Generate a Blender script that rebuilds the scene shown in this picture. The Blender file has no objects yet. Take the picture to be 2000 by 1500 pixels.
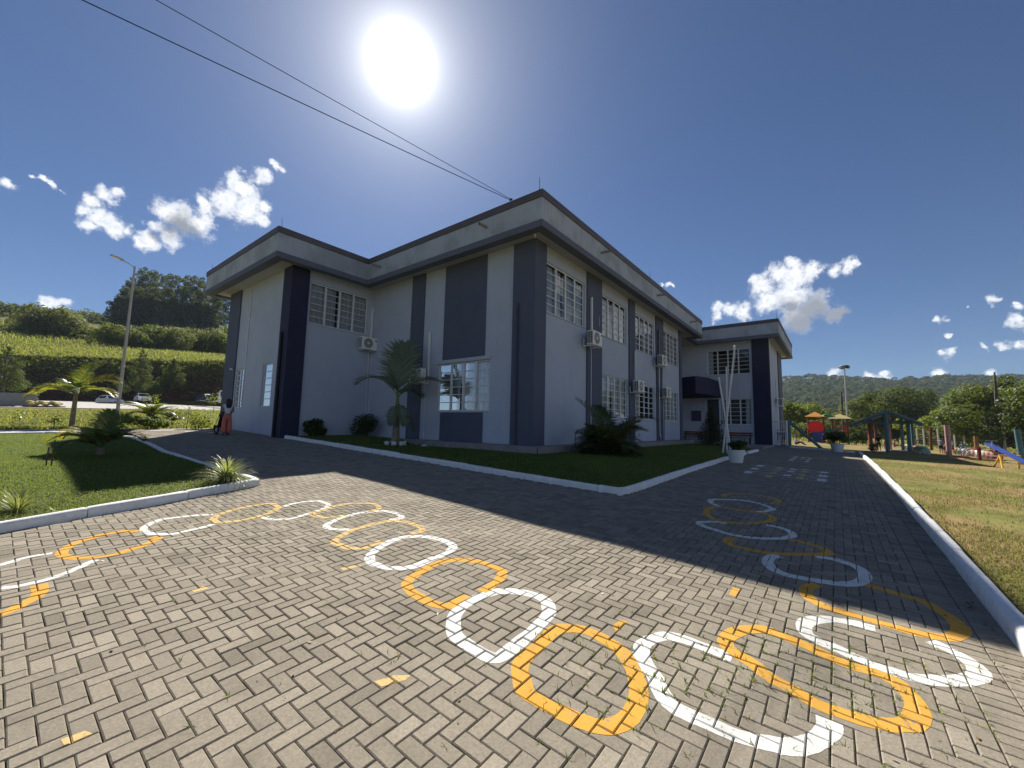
import bpy, bmesh, math, random
import numpy as np
from mathutils import Vector, Matrix
R_ = math.radians
rng = np.random.default_rng(7)
random.seed(7)
SC = bpy.context.scene
COL = SC.collection

# ------------------------------------------------------------------ camera
CAM_H = 1.726
FPX = 802.77                       # focal length in pixels of a 2000 px wide frame
CR = Vector((0.61970, -0.78450, 0.02297))
CU = Vector((-0.09354, -0.04479, 0.99461))
CF = Vector((0.78079, 0.61693, 0.10110))
def _cam_axes(pitch, roll, yaw):
    fw = Vector((math.cos(yaw)*math.cos(pitch), math.sin(yaw)*math.cos(pitch), math.sin(pitch)))
    r = Vector((math.sin(yaw), -math.cos(yaw), 0)); u = r.cross(fw)
    return r*math.cos(roll)+u*math.sin(roll), -r*math.sin(roll)+u*math.cos(roll), fw
CR, CU, CF = _cam_axes(0.101271, 0.0230858, 0.668851)
cam_data = bpy.data.cameras.new('camera'); cam = bpy.data.objects.new('camera', cam_data); COL.objects.link(cam)
cam_data.sensor_width = 36; cam_data.lens = FPX/2000*36; cam_data.clip_start = .05; cam_data.clip_end = 6000
m = Matrix.Identity(4)
for i, v in enumerate((CR, CU, -CF)):
    for j in range(3): m[j][i] = v[j]
m.translation = Vector((0, 0, CAM_H)); cam.matrix_world = m
SC.camera = cam

def ray(u, v): return CR*((u-1000)/FPX) + CU*((750-v)/FPX) + CF
def at(u, v, dist):
    d = ray(u, v); t = dist/math.hypot(d.x, d.y); return Vector((d.x*t, d.y*t, d.z*t+CAM_H))
def T(x, y):
    xx = min(max(x, -40), 25.9); yy = min(max(y, -45), 110)
    return .0401*xx - .000775*xx*xx*(1 if xx > 0 else 0) + .0397*yy
def Tn(x, y):
    xx = np.clip(x, -40, 25.9); yy = np.clip(y, -45, 110)
    return .0401*xx - .000775*xx*xx*(xx > 0) + .0397*yy
def gnd(u, v, maxd=150):
    d = ray(u, v); lo, hi = .5, maxd
    f = lambda t: d.z*t+CAM_H-T(d.x*t, d.y*t)
    for _ in range(50):
        mid = (lo+hi)/2
        if f(mid) > 0: lo = mid
        else: hi = mid
    return Vector((d.x*lo, d.y*lo, T(d.x*lo, d.y*lo)))

# ------------------------------------------------------------------ light, sky, exposure
SUN_DIR = ray(783, 125).normalized()            # towards the sun
SUN_EL = math.asin(SUN_DIR.z); SUN_ROT = math.atan2(SUN_DIR.x, SUN_DIR.y)
sl = bpy.data.lights.new('sun', 'SUN'); sl.energy = 5.0; sl.angle = R_(.55); sl.color = (1, .93, .82)
so = bpy.data.objects.new('sun', sl); COL.objects.link(so)
so.rotation_euler = (-SUN_DIR).to_track_quat('-Z', 'Y').to_euler(); so.location = (0, 0, 60)
SC.view_settings.view_transform = 'Standard'; SC.view_settings.look = 'None'
SC.view_settings.exposure = 1.0; SC.view_settings.gamma = 1
world = bpy.data.worlds.new('World'); SC.world = world; world.use_nodes = True
class NT:
    """tiny node-tree writer"""
    def __init__(s, tree): s.t = tree; s.n = tree.nodes; s.l = tree.links
    def new(s, typ, **k):
        n = s.n.new(typ)
        for a, b in k.items(): setattr(n, a, b)
        return n
    def put(s, sock, v):
        if isinstance(v, bpy.types.NodeSocket): s.l.new(v, sock)
        elif v is not None:
            if hasattr(sock.default_value, '__len__') and not hasattr(v, '__len__'): v = [v]*len(sock.default_value)
            if hasattr(sock.default_value, '__len__') and len(sock.default_value) == 4 and len(v) == 3: v = (*v, 1)
            sock.default_value = v
    def math(s, op, a, b=None, c=None, clamp=False):
        n = s.new('ShaderNodeMath', operation=op, use_clamp=clamp)
        for i, v in enumerate((a, b, c)):
            if v is not None: s.put(n.inputs[i], v)
        return n.outputs[0]
    def vmath(s, op, a, b=None, out=0):
        n = s.new('ShaderNodeVectorMath', operation=op)
        s.put(n.inputs[0], a)
        if b is not None: s.put(n.inputs[1], b)
        return n.outputs[out]
    def mix(s, f, a, b):
        n = s.new('ShaderNodeMix', data_type='RGBA')
        s.put(n.inputs[0], f); s.put(n.inputs[6], a); s.put(n.inputs[7], b); return n.outputs[2]
    def mrange(s, v, a, b, c=0., d=1., smooth=False):
        n = s.new('ShaderNodeMapRange', interpolation_type='SMOOTHSTEP' if smooth else 'LINEAR')
        for i, x in enumerate((v, a, b, c, d)): s.put(n.inputs[i], x)
        return n.outputs[0]
    def noise(s, vec, scale, detail=3., rough=.55, dist=0., out=0):
        n = s.new('ShaderNodeTexNoise'); s.put(n.inputs['Vector'], vec)
        n.inputs['Scale'].default_value = scale; n.inputs['Detail'].default_value = detail
        n.inputs['Roughness'].default_value = rough; n.inputs['Distortion'].default_value = dist
        return n.outputs[out]
w = NT(world.node_tree); w.n.clear()
geo = w.new('ShaderNodeTexCoord').outputs['Generated']
sky = w.new('ShaderNodeTexSky', sky_type='NISHITA', sun_disc=False, sun_elevation=SUN_EL, sun_rotation=SUN_ROT,
            altitude=600, air_density=1.0, dust_density=.15, ozone_density=3.2)
skyc = w.vmath('MULTIPLY', sky.outputs[0], (.41, .525, .69))
# aureole round the sun (the disc itself is the sun lamp)
cosang = w.vmath('DOT_PRODUCT', geo, tuple(SUN_DIR), out=1)
cosang = w.math('MAXIMUM', cosang, 0.)
theta = w.math('ARCCOSINE', w.math('MINIMUM', cosang, .999999))
au = w.math('MINIMUM', w.math('POWER', w.math('DIVIDE', R_(3.3), w.math('MAXIMUM', theta, .01)), 2.0), 14.)
au = w.math('ADD', w.math('MULTIPLY', au, 8.0), w.math('MULTIPLY', w.math('EXPONENT', w.math('MULTIPLY', theta, -7.2)), 5.2))
aur = w.vmath('SCALE', (1., .965, .90)); w.put(aur.node.inputs[3], au)
# cumulus clouds: blobs on the sky sphere, broken up by fractal noise
def blob(u, v, r, dark=0): return (u, v, r)
CL = [(462, 352, 26), (478, 372, 36), (505, 345, 20), (440, 392, 40), (485, 410, 40), (515, 405, 22), (402, 405, 26), (512, 428, 18),
      (350, 425, 44), (325, 412, 36), (300, 440, 26), (385, 440, 38), (330, 460, 34), (290, 470, 24), (275, 478, 18),
      (215, 385, 24), (190, 395, 24), (165, 408, 20), (235, 372, 16), (200, 425, 30), (175, 440, 22), (225, 448, 26), (250, 455, 16),
      (541, 322, 13), (12, 358, 16), (95, 358, 12), (115, 368, 8), (70, 352, 8), (5, 375, 10), (95, 592, 22), (120, 594, 20), (70, 588, 10)]
CLR = [(1545, 515, 22), (1552, 540, 40), (1520, 535, 28), (1490, 560, 30), (1475, 545, 18), (1500, 590, 34), (1545, 580, 42), (1590, 600, 40), (1630, 615, 24), (1560, 620, 40),
       (1590, 525, 24), (1625, 530, 20), (1655, 520, 20), (1668, 510, 12), (1400, 600, 20), (1425, 602, 24), (1450, 608, 24), (1395, 618, 12),
       (1840, 628, 12), (1860, 622, 12), (1848, 652, 8), (1850, 689, 16), (1832, 690, 9), (1895, 600, 8), (1945, 585, 14), (1985, 625, 22), (1998, 600, 14), (1960, 675, 14), (1990, 672, 18), (1925, 678, 10), (1998, 595, 10),
       (1630, 735, 16), (1700, 733, 18), (1725, 728, 14), (1832, 730, 18), (1930, 732, 22), (1800, 738, 8), (1300, 555, 10), (1308, 560, 8), (1290, 548, 6)]
def blobfield(lst, vec):
    out = None
    for (u, v, r) in lst:
        c = ray(u, v).normalized(); k = ((ray(u+r, v).normalized()-c).length + (ray(u, v+r).normalized()-c).length)/2
        d = w.vmath('DISTANCE', vec, tuple(c), out=1)
        f = w.math('MULTIPLY_ADD', d, -1/k, 1.)
        out = f if out is None else w.math('SMOOTH_MAX', out, f, .25)
    return out
wv = w.noise(geo, 22., 4., .6, out=1)
wv = w.vmath('SCALE', w.vmath('SUBTRACT', wv, (.5, .5, .5))); wv.node.inputs[3].default_value = .046
gv = w.vmath('ADD', geo, wv)
fld = w.math('MAXIMUM', blobfield(CL, gv), blobfield(CLR, gv))
# clouds behind the camera: some mirrored in the panes, others added to brighten the walls
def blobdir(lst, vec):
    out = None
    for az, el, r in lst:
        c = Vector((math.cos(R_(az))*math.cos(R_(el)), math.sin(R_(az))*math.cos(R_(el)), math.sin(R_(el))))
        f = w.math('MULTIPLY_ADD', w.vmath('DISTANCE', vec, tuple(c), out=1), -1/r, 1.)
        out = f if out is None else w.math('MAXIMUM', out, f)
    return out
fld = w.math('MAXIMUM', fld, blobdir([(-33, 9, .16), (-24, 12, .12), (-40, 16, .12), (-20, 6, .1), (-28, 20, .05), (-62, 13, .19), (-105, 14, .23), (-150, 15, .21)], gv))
n1 = w.noise(geo, 38., 9., .68, .3); n2 = w.noise(geo, 11., 3., .5)
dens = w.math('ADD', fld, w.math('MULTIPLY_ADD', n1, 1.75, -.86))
n3 = w.noise(geo, 150., 4., .65)
dens = w.math('ADD', dens, w.math('MULTIPLY_ADD', n2, .4, -.2))
dens = w.math('ADD', dens, w.math('MULTIPLY_ADD', n3, .5, -.25))
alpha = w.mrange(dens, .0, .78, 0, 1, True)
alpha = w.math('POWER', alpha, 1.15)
DK = [(352, 440, 46), (330, 445, 34), (375, 458, 30), (300, 462, 16), (1590, 610, 58), (1560, 628, 46), (1632, 616, 34), (1545, 592, 26), (445, 440, 12)]
dark = w.mrange(w.math('ADD', blobfield(DK, gv), w.math('MULTIPLY_ADD', n1, .9, -.45)), 0., .75, 0, 1, True)
# light from the sun side: compare the density a little way towards the sun
off = w.vmath('ADD', gv, tuple(SUN_DIR*.012)); 
n1b = w.noise(w.vmath('ADD', geo, tuple((SUN_DIR-CF*.6).normalized()*.012)), 38., 9., .68, .3)
relief = w.mrange(w.math('SUBTRACT', n1, n1b), -.10, .10, 0., 1.)
thick = w.mrange(dens, .15, 1.0, 0, 1, True)
ccol = w.mix(w.math('MULTIPLY', thick, w.math('MULTIPLY_ADD', relief, .55, .12)), (1.0, 1.0, 1.0), (.50, .56, .66))
ccol = w.mix(w.math('MULTIPLY', dark, .92), ccol, (.22, .24, .285))
cl = w.vmath('SCALE', ccol); cl.node.inputs[3].default_value = 12.5
skyg = w.vmath('ADD', skyc, aur)
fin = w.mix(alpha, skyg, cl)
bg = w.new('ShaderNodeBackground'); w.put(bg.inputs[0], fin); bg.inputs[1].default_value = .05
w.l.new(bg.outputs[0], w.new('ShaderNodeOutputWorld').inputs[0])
try: world.cycles.sampling_method = 'MANUAL'; world.cycles.sample_map_resolution = 1024
except Exception: pass
SC.cycles.max_bounces = 6; SC.cycles.diffuse_bounces = 3; SC.cycles.transparent_max_bounces = 12
SC.cycles.caustics_reflective = False; SC.cycles.caustics_refractive = False
SC.cycles.sample_clamp_indirect = 4

# ------------------------------------------------------------------ materials
def M(name, c, rough=.7, var=.12, sc=4., bump=0., bsc=60., metal=0., spec=.3, c2=None, sc2=.6, dirt=0., coord='Object', tone=0., streak=0.):
    mt = bpy.data.materials.new(name); mt.use_nodes = True; t = NT(mt.node_tree)
    p = t.n['Principled BSDF']; tc = t.new('ShaderNodeTexCoord').outputs[coord]
    a = t.noise(tc, sc, 4.)
    f = t.mrange(a, .3, .7)
    ca = tuple(x*(1-var) for x in c); cb = tuple(min(1, x*(1+var)) for x in c)
    col = t.mix(f, ca, cb)
    if c2: col = t.mix(t.mrange(t.noise(tc, sc2, 5., .6), .42, .62, 0, 1, True), col, c2)
    if dirt: col = t.mix(t.math('MULTIPLY', t.mrange(t.noise(tc, sc*2.7, 6., .65), .45, .75, 0, 1, True), dirt), col, tuple(x*.45 for x in c))
    if streak:
        mp = t.new('ShaderNodeMapping'); mp.inputs['Scale'].default_value = (2.6, 2.6, .16); t.put(mp.inputs['Vector'], tc)
        col = t.mix(t.math('MULTIPLY', t.mrange(t.noise(mp.outputs[0], 1.6, 6., .7), .50, .80, 0, 1, True), streak), col, tuple(x*.55 for x in c))
    if tone:
        at_ = t.new('ShaderNodeAttribute', attribute_name='tone').outputs['Fac']
        k = t.mrange(at_, 0, 1, 1-tone, 1+tone)
        vs = t.vmath('SCALE', col); t.put(vs.node.inputs[3], k); col = vs
    t.put(p.inputs['Base Color'], col)
    p.inputs['Roughness'].default_value = rough; p.inputs['Metallic'].default_value = metal; p.inputs['Specular IOR Level'].default_value = spec
    if bump:
        b = t.new('ShaderNodeBump'); b.inputs['Strength'].default_value = min(1, bump); b.inputs['Distance'].default_value = .01*max(1, bump)
        t.put(b.inputs['Height'], t.noise(tc, bsc, 5., .6)); t.l.new(b.outputs[0], p.inputs['Normal'])
    return mt
def LM(name, c1, c2, trans=.4, rough=.5, c3=None, c3amt=.1, spec=.35):
    mt = bpy.data.materials.new(name); mt.use_nodes = True; t = NT(mt.node_tree); p = t.n['Principled BSDF']; o = t.n['Material Output']
    at_ = t.new('ShaderNodeAttribute', attribute_name='tone').outputs['Fac']
    col = t.mix(at_, c1, c2)
    if c3: col = t.mix(t.math('GREATER_THAN', at_, 1-c3amt), col, c3)
    p.inputs['Roughness'].default_value = rough; p.inputs['Specular IOR Level'].default_value = spec
    t.put(p.inputs['Base Color'], col)
    tr = t.new('ShaderNodeBsdfTranslucent'); t.put(tr.inputs[0], t.mix(.3, col, (.5, .6, .05)))
    ms = t.new('ShaderNodeMixShader'); ms.inputs[0].default_value = trans
    t.l.new(p.outputs[0], ms.inputs[1]); t.l.new(tr.outputs[0], ms.inputs[2]); t.l.new(ms.outputs[0], o.inputs[0])
    return mt

# ------------------------------------------------------------------ mesh helpers
def np_mesh(name, V, F, mats, parent=None, smooth=False, tone=None, mi=None):
    V = np.asarray(V, np.float32); F = np.asarray(F, np.int32); me = bpy.data.meshes.new(name)
    k = F.shape[1]
    me.vertices.add(len(V)); me.vertices.foreach_set('co', V.ravel())
    me.loops.add(F.size); me.loops.foreach_set('vertex_index', F.ravel())
    me.polygons.add(len(F)); me.polygons.foreach_set('loop_start', np.arange(0, F.size, k, dtype=np.int32))
    if mi is not None: me.polygons.foreach_set('material_index', np.asarray(mi, np.int32))
    me.polygons.foreach_set('use_smooth', np.full(len(F), bool(smooth)))
    me.update(calc_edges=True); me.validate()
    if tone is not None:
        a = me.attributes.new('tone', 'FLOAT', 'FACE'); a.data.foreach_set('value', np.asarray(tone, np.float32))
    for mm in (mats if isinstance(mats, (list, tuple)) else [mats]): me.materials.append(mm)
    ob = bpy.data.objects.new(name, me); COL.objects.link(ob)
    if parent: ob.parent = parent
    return ob
class MB:
    def __init__(s): s.v = []; s.f = []; s.mi = []; s.m = 0; s.X = None
    def add(s, vs, fs):
        b = len(s.v)
        s.v += [tuple(s.X @ Vector(v)) if s.X else tuple(v) for v in vs]
        s.f += [tuple(i+b for i in f) for f in fs]; s.mi += [s.m]*len(fs)
        return s
    def box(s, x0, x1, y0, y1, z0, z1):
        return s.add([(x, y, z) for z in (z0, z1) for y in (y0, y1) for x in (x0, x1)],
                     [(0, 2, 3, 1), (4, 5, 7, 6), (0, 1, 5, 4), (2, 6, 7, 3), (0, 4, 6, 2), (1, 3, 7, 5)])
    def cbox(s, x0, x1, y0, y1, z0, z1, c=.02):
        """box with chamfered edges"""
        bm = bmesh.new(); bmesh.ops.create_cube(bm, size=1)
        for v in bm.verts: v.co = Vector(((x0+x1)/2+v.co.x*(x1-x0), (y0+y1)/2+v.co.y*(y1-y0), (z0+z1)/2+v.co.z*(z1-z0)))
        bmesh.ops.bevel(bm, geom=bm.edges[:], offset=c, segments=2, affect='EDGES', profile=.5)
        bm.verts.index_update(); s.add([v.co[:] for v in bm.verts], [tuple(v.index for v in f.verts) for f in bm.faces]); bm.free(); return s
    def tube(s, pts, r, n=8, cap=True):
        pts = [Vector(p) for p in pts]; k = len(pts); rs = r if hasattr(r, '__len__') else [r]*k
        vs = []; up = None
        for i, p in enumerate(pts):
            d = (pts[min(i+1, k-1)]-pts[max(i-1, 0)])
            d = d.normalized() if d.length > 1e-9 else Vector((0, 0, 1))
            if up is None: up = Vector((0, 0, 1)) if abs(d.z) < .9 else Vector((1, 0, 0))
            a = d.cross(up); a = a.normalized() if a.length > 1e-6 else d.orthogonal().normalized()
            b = a.cross(d).normalized(); up = b
            for j in range(n):
                t = 2*math.pi*j/n; vs.append(p+(a*math.cos(t)+b*math.sin(t))*rs[i])
        fs = [(i*n+j, i*n+(j+1) % n, (i+1)*n+(j+1) % n, (i+1)*n+j) for i in range(k-1) for j in range(n)]
        if cap: fs += [tuple(range(n-1, -1, -1)), tuple((k-1)*n+j for j in range(n))]
        return s.add(vs, fs)
    def lathe(s, prof, n=20, c=(0, 0, 0), cap=False):
        vs = [(c[0]+r*math.cos(2*math.pi*j/n), c[1]+r*math.sin(2*math.pi*j/n), c[2]+z) for r, z in prof for j in range(n)]
        k = len(prof); fs = [(i*n+j, i*n+(j+1) % n, (i+1)*n+(j+1) % n, (i+1)*n+j) for i in range(k-1) for j in range(n)]
        if cap: fs += [tuple(range(n-1, -1, -1)), tuple((k-1)*n+j for j in range(n))]
        return s.add(vs, fs)
    def prism(s, poly, z0, z1):
        n = len(poly); vs = [(x, y, z0) for x, y in poly]+[(x, y, z1) for x, y in poly]
        return s.add(vs, [tuple(range(n-1, -1, -1)), tuple(range(n, 2*n))]+[(i, (i+1) % n, n+(i+1) % n, n+i) for i in range(n)])
    def obar(s, a, b, w, h, up=(0, 0, 1)):
        a, b = Vector(a), Vector(b); d = (b-a).normalized(); sd = d.cross(Vector(up))
        sd = sd.normalized() if sd.length > 1e-6 else d.orthogonal().normalized(); u = sd.cross(d)
        o = [sd*w/2+u*h/2, -sd*w/2+u*h/2, -sd*w/2-u*h/2, sd*w/2-u*h/2]
        return s.add([a+q for q in o]+[b+q for q in o], [(3, 2, 1, 0), (4, 5, 6, 7)]+[(i, (i+1) % 4, 4+(i+1) % 4, 4+i) for i in range(4)])
    def torus(s, c, ax, R, r, n=24, k=8, a0=0., a1=2*math.pi, squash=1.):
        ax = Vector(ax).normalized(); e1 = ax.cross(Vector((0, 0, 1))); e1 = e1.normalized() if e1.length > 1e-6 else Vector((1, 0, 0)); e2 = e1.cross(ax)
        e2 = -e2 if e2.z < 0 else e2
        c = Vector(c); full = abs(a1-a0-2*math.pi) < 1e-6; m_ = n if full else n+1; vs = []
        for i in range(m_):
            t = a0+(a1-a0)*i/n; d = e1*math.cos(t)+e2*math.sin(t)
            for j in range(k):
                q = 2*math.pi*j/k; vs.append(c+d*(R+r*math.cos(q))+ax*(r*squash*math.sin(q)))
        fs = [(i*k+j, i*k+(j+1) % k, ((i+1) % m_)*k+(j+1) % k, ((i+1) % m_)*k+j) for i in range(n) for j in range(k)]
        return s.add(vs, fs)
    def sphere(s, c, r, n=10, k=7):
        rx, ry, rz = r if hasattr(r, '__len__') else (r, r, r); c = Vector(c)
        vs = [c+Vector((0, 0, -rz))]
        for i in range(1, k):
            t = -math.pi/2+math.pi*i/k
            vs += [c+Vector((rx*math.cos(t)*math.cos(2*math.pi*j/n), ry*math.cos(t)*math.sin(2*math.pi*j/n), rz*math.sin(t))) for j in range(n)]
        vs.append(c+Vector((0, 0, rz))); L = len(vs)-1
        fs = [(0, 1+(j+1) % n, 1+j) for j in range(n)]+[(1+i*n+j, 1+i*n+(j+1) % n, 1+(i+1)*n+(j+1) % n, 1+(i+1)*n+j) for i in range(k-2) for j in range(n)]
        fs += [(L, L-n+j, L-n+(j+1) % n) for j in range(n)]
        return s.add(vs, fs)
    def build(s, name, mats, parent=None, smooth=False, tone=None):
        me = bpy.data.meshes.new(name); me.from_pydata([tuple(v) for v in s.v], [], s.f)
        mats = mats if isinstance(mats, (list, tuple)) else [mats]
        for mm in mats: me.materials.append(mm)
        if len(mats) > 1: me.polygons.foreach_set('material_index', s.mi)
        if smooth:
            me.polygons.foreach_set('use_smooth', [True]*len(s.f))
            try: me.set_sharp_from_angle(angle=R_(40))
            except Exception: pass
        if tone is not None:
            a = me.attributes.new('tone', 'FLOAT', 'FACE'); a.data.foreach_set('value', [float(tone() if callable(tone) else tone) for _ in s.f])
        me.update(); ob = bpy.data.objects.new(name, me); COL.objects.link(ob)
        if parent: ob.parent = parent
        return ob
def tag(o, label=None, cat=None, group=None, kind=None):
    if label: o['label'] = label
    if cat: o['category'] = cat
    if group: o['group'] = group
    if kind: o['kind'] = kind
    return o
def thing(name, label, cat, loc=(0, 0, 0), rz=0, group=None):
    o = bpy.data.objects.new(name, None); COL.objects.link(o); o.location = loc; o.rotation_euler = (0, 0, rz); o.empty_display_size = .2
    return tag(o, label, cat, group)
def struct(o): o['kind'] = 'structure'; return o
def copy_tree(o, parent=None):
    c = o.copy(); COL.objects.link(c); c.parent = parent
    for ch in list(o.children): copy_tree(ch, c)
    return c
def inpoly(x, y, P):
    x = np.asarray(x, float); y = np.asarray(y, float); c = np.zeros(x.shape, bool); n = len(P)
    for i in range(n):
        x0, y0 = P[i]; x1, y1 = P[(i+1) % n]
        k = ((y0 > y) != (y1 > y))
        with np.errstate(divide='ignore', invalid='ignore'): c ^= k & (x < (x1-x0)*(y-y0)/(y1-y0+1e-12)+x0)
    return c
def sheet(name, poly, step, zf, mat, maxcut=400):
    bm = bmesh.new(); bm.faces.new([bm.verts.new((x, y, 0)) for x, y in poly])
    for ax in (0, 1):
        lo = min(p[ax] for p in poly); hi = max(p[ax] for p in poly); n = int(min(maxcut, (hi-lo)/step))
        for i in range(1, n+1):
            co = [0, 0, 0]; no = [0, 0, 0]; co[ax] = lo+(hi-lo)*i/(n+1); no[ax] = 1
            bmesh.ops.bisect_plane(bm, geom=bm.verts[:]+bm.edges[:]+bm.faces[:], dist=1e-5, plane_co=co, plane_no=no)
    for v in bm.verts: v.co.z = zf(v.co.x, v.co.y)
    bmesh.ops.recalc_face_normals(bm, faces=bm.faces[:])
    me = bpy.data.meshes.new(name); bm.to_mesh(me); bm.free(); me.materials.append(mat)
    if me.polygons and sum(p.normal.z for p in me.polygons) < 0: me.flip_normals()
    me.polygons.foreach_set('use_smooth', [True]*len(me.polygons))
    ob = bpy.data.objects.new(name, me); COL.objects.link(ob); return ob
def catmull(P, closed, n=6):
    P = [Vector((*p, 0)) if len(p) == 2 else Vector(p) for p in P]; k = len(P); out = []
    for i in range(k if closed else k-1):
        a, b, c, d = (P[(i-1) % k], P[i], P[(i+1) % k], P[(i+2) % k]) if closed else (P[max(i-1, 0)], P[i], P[i+1], P[min(i+2, k-1)])
        for j in range(n):
            t = j/n
            out.append(.5*((2*b)+(c-a)*t+(2*a-5*b+4*c-d)*t*t+(3*b-a-3*c+d)*t**3))
    if not closed: out.append(P[-1])
    return out
def hashf(*a): return (math.sin(sum(x*(12.9898+37.7*i) for i, x in enumerate(a)))*43758.5453) % 1
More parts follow.
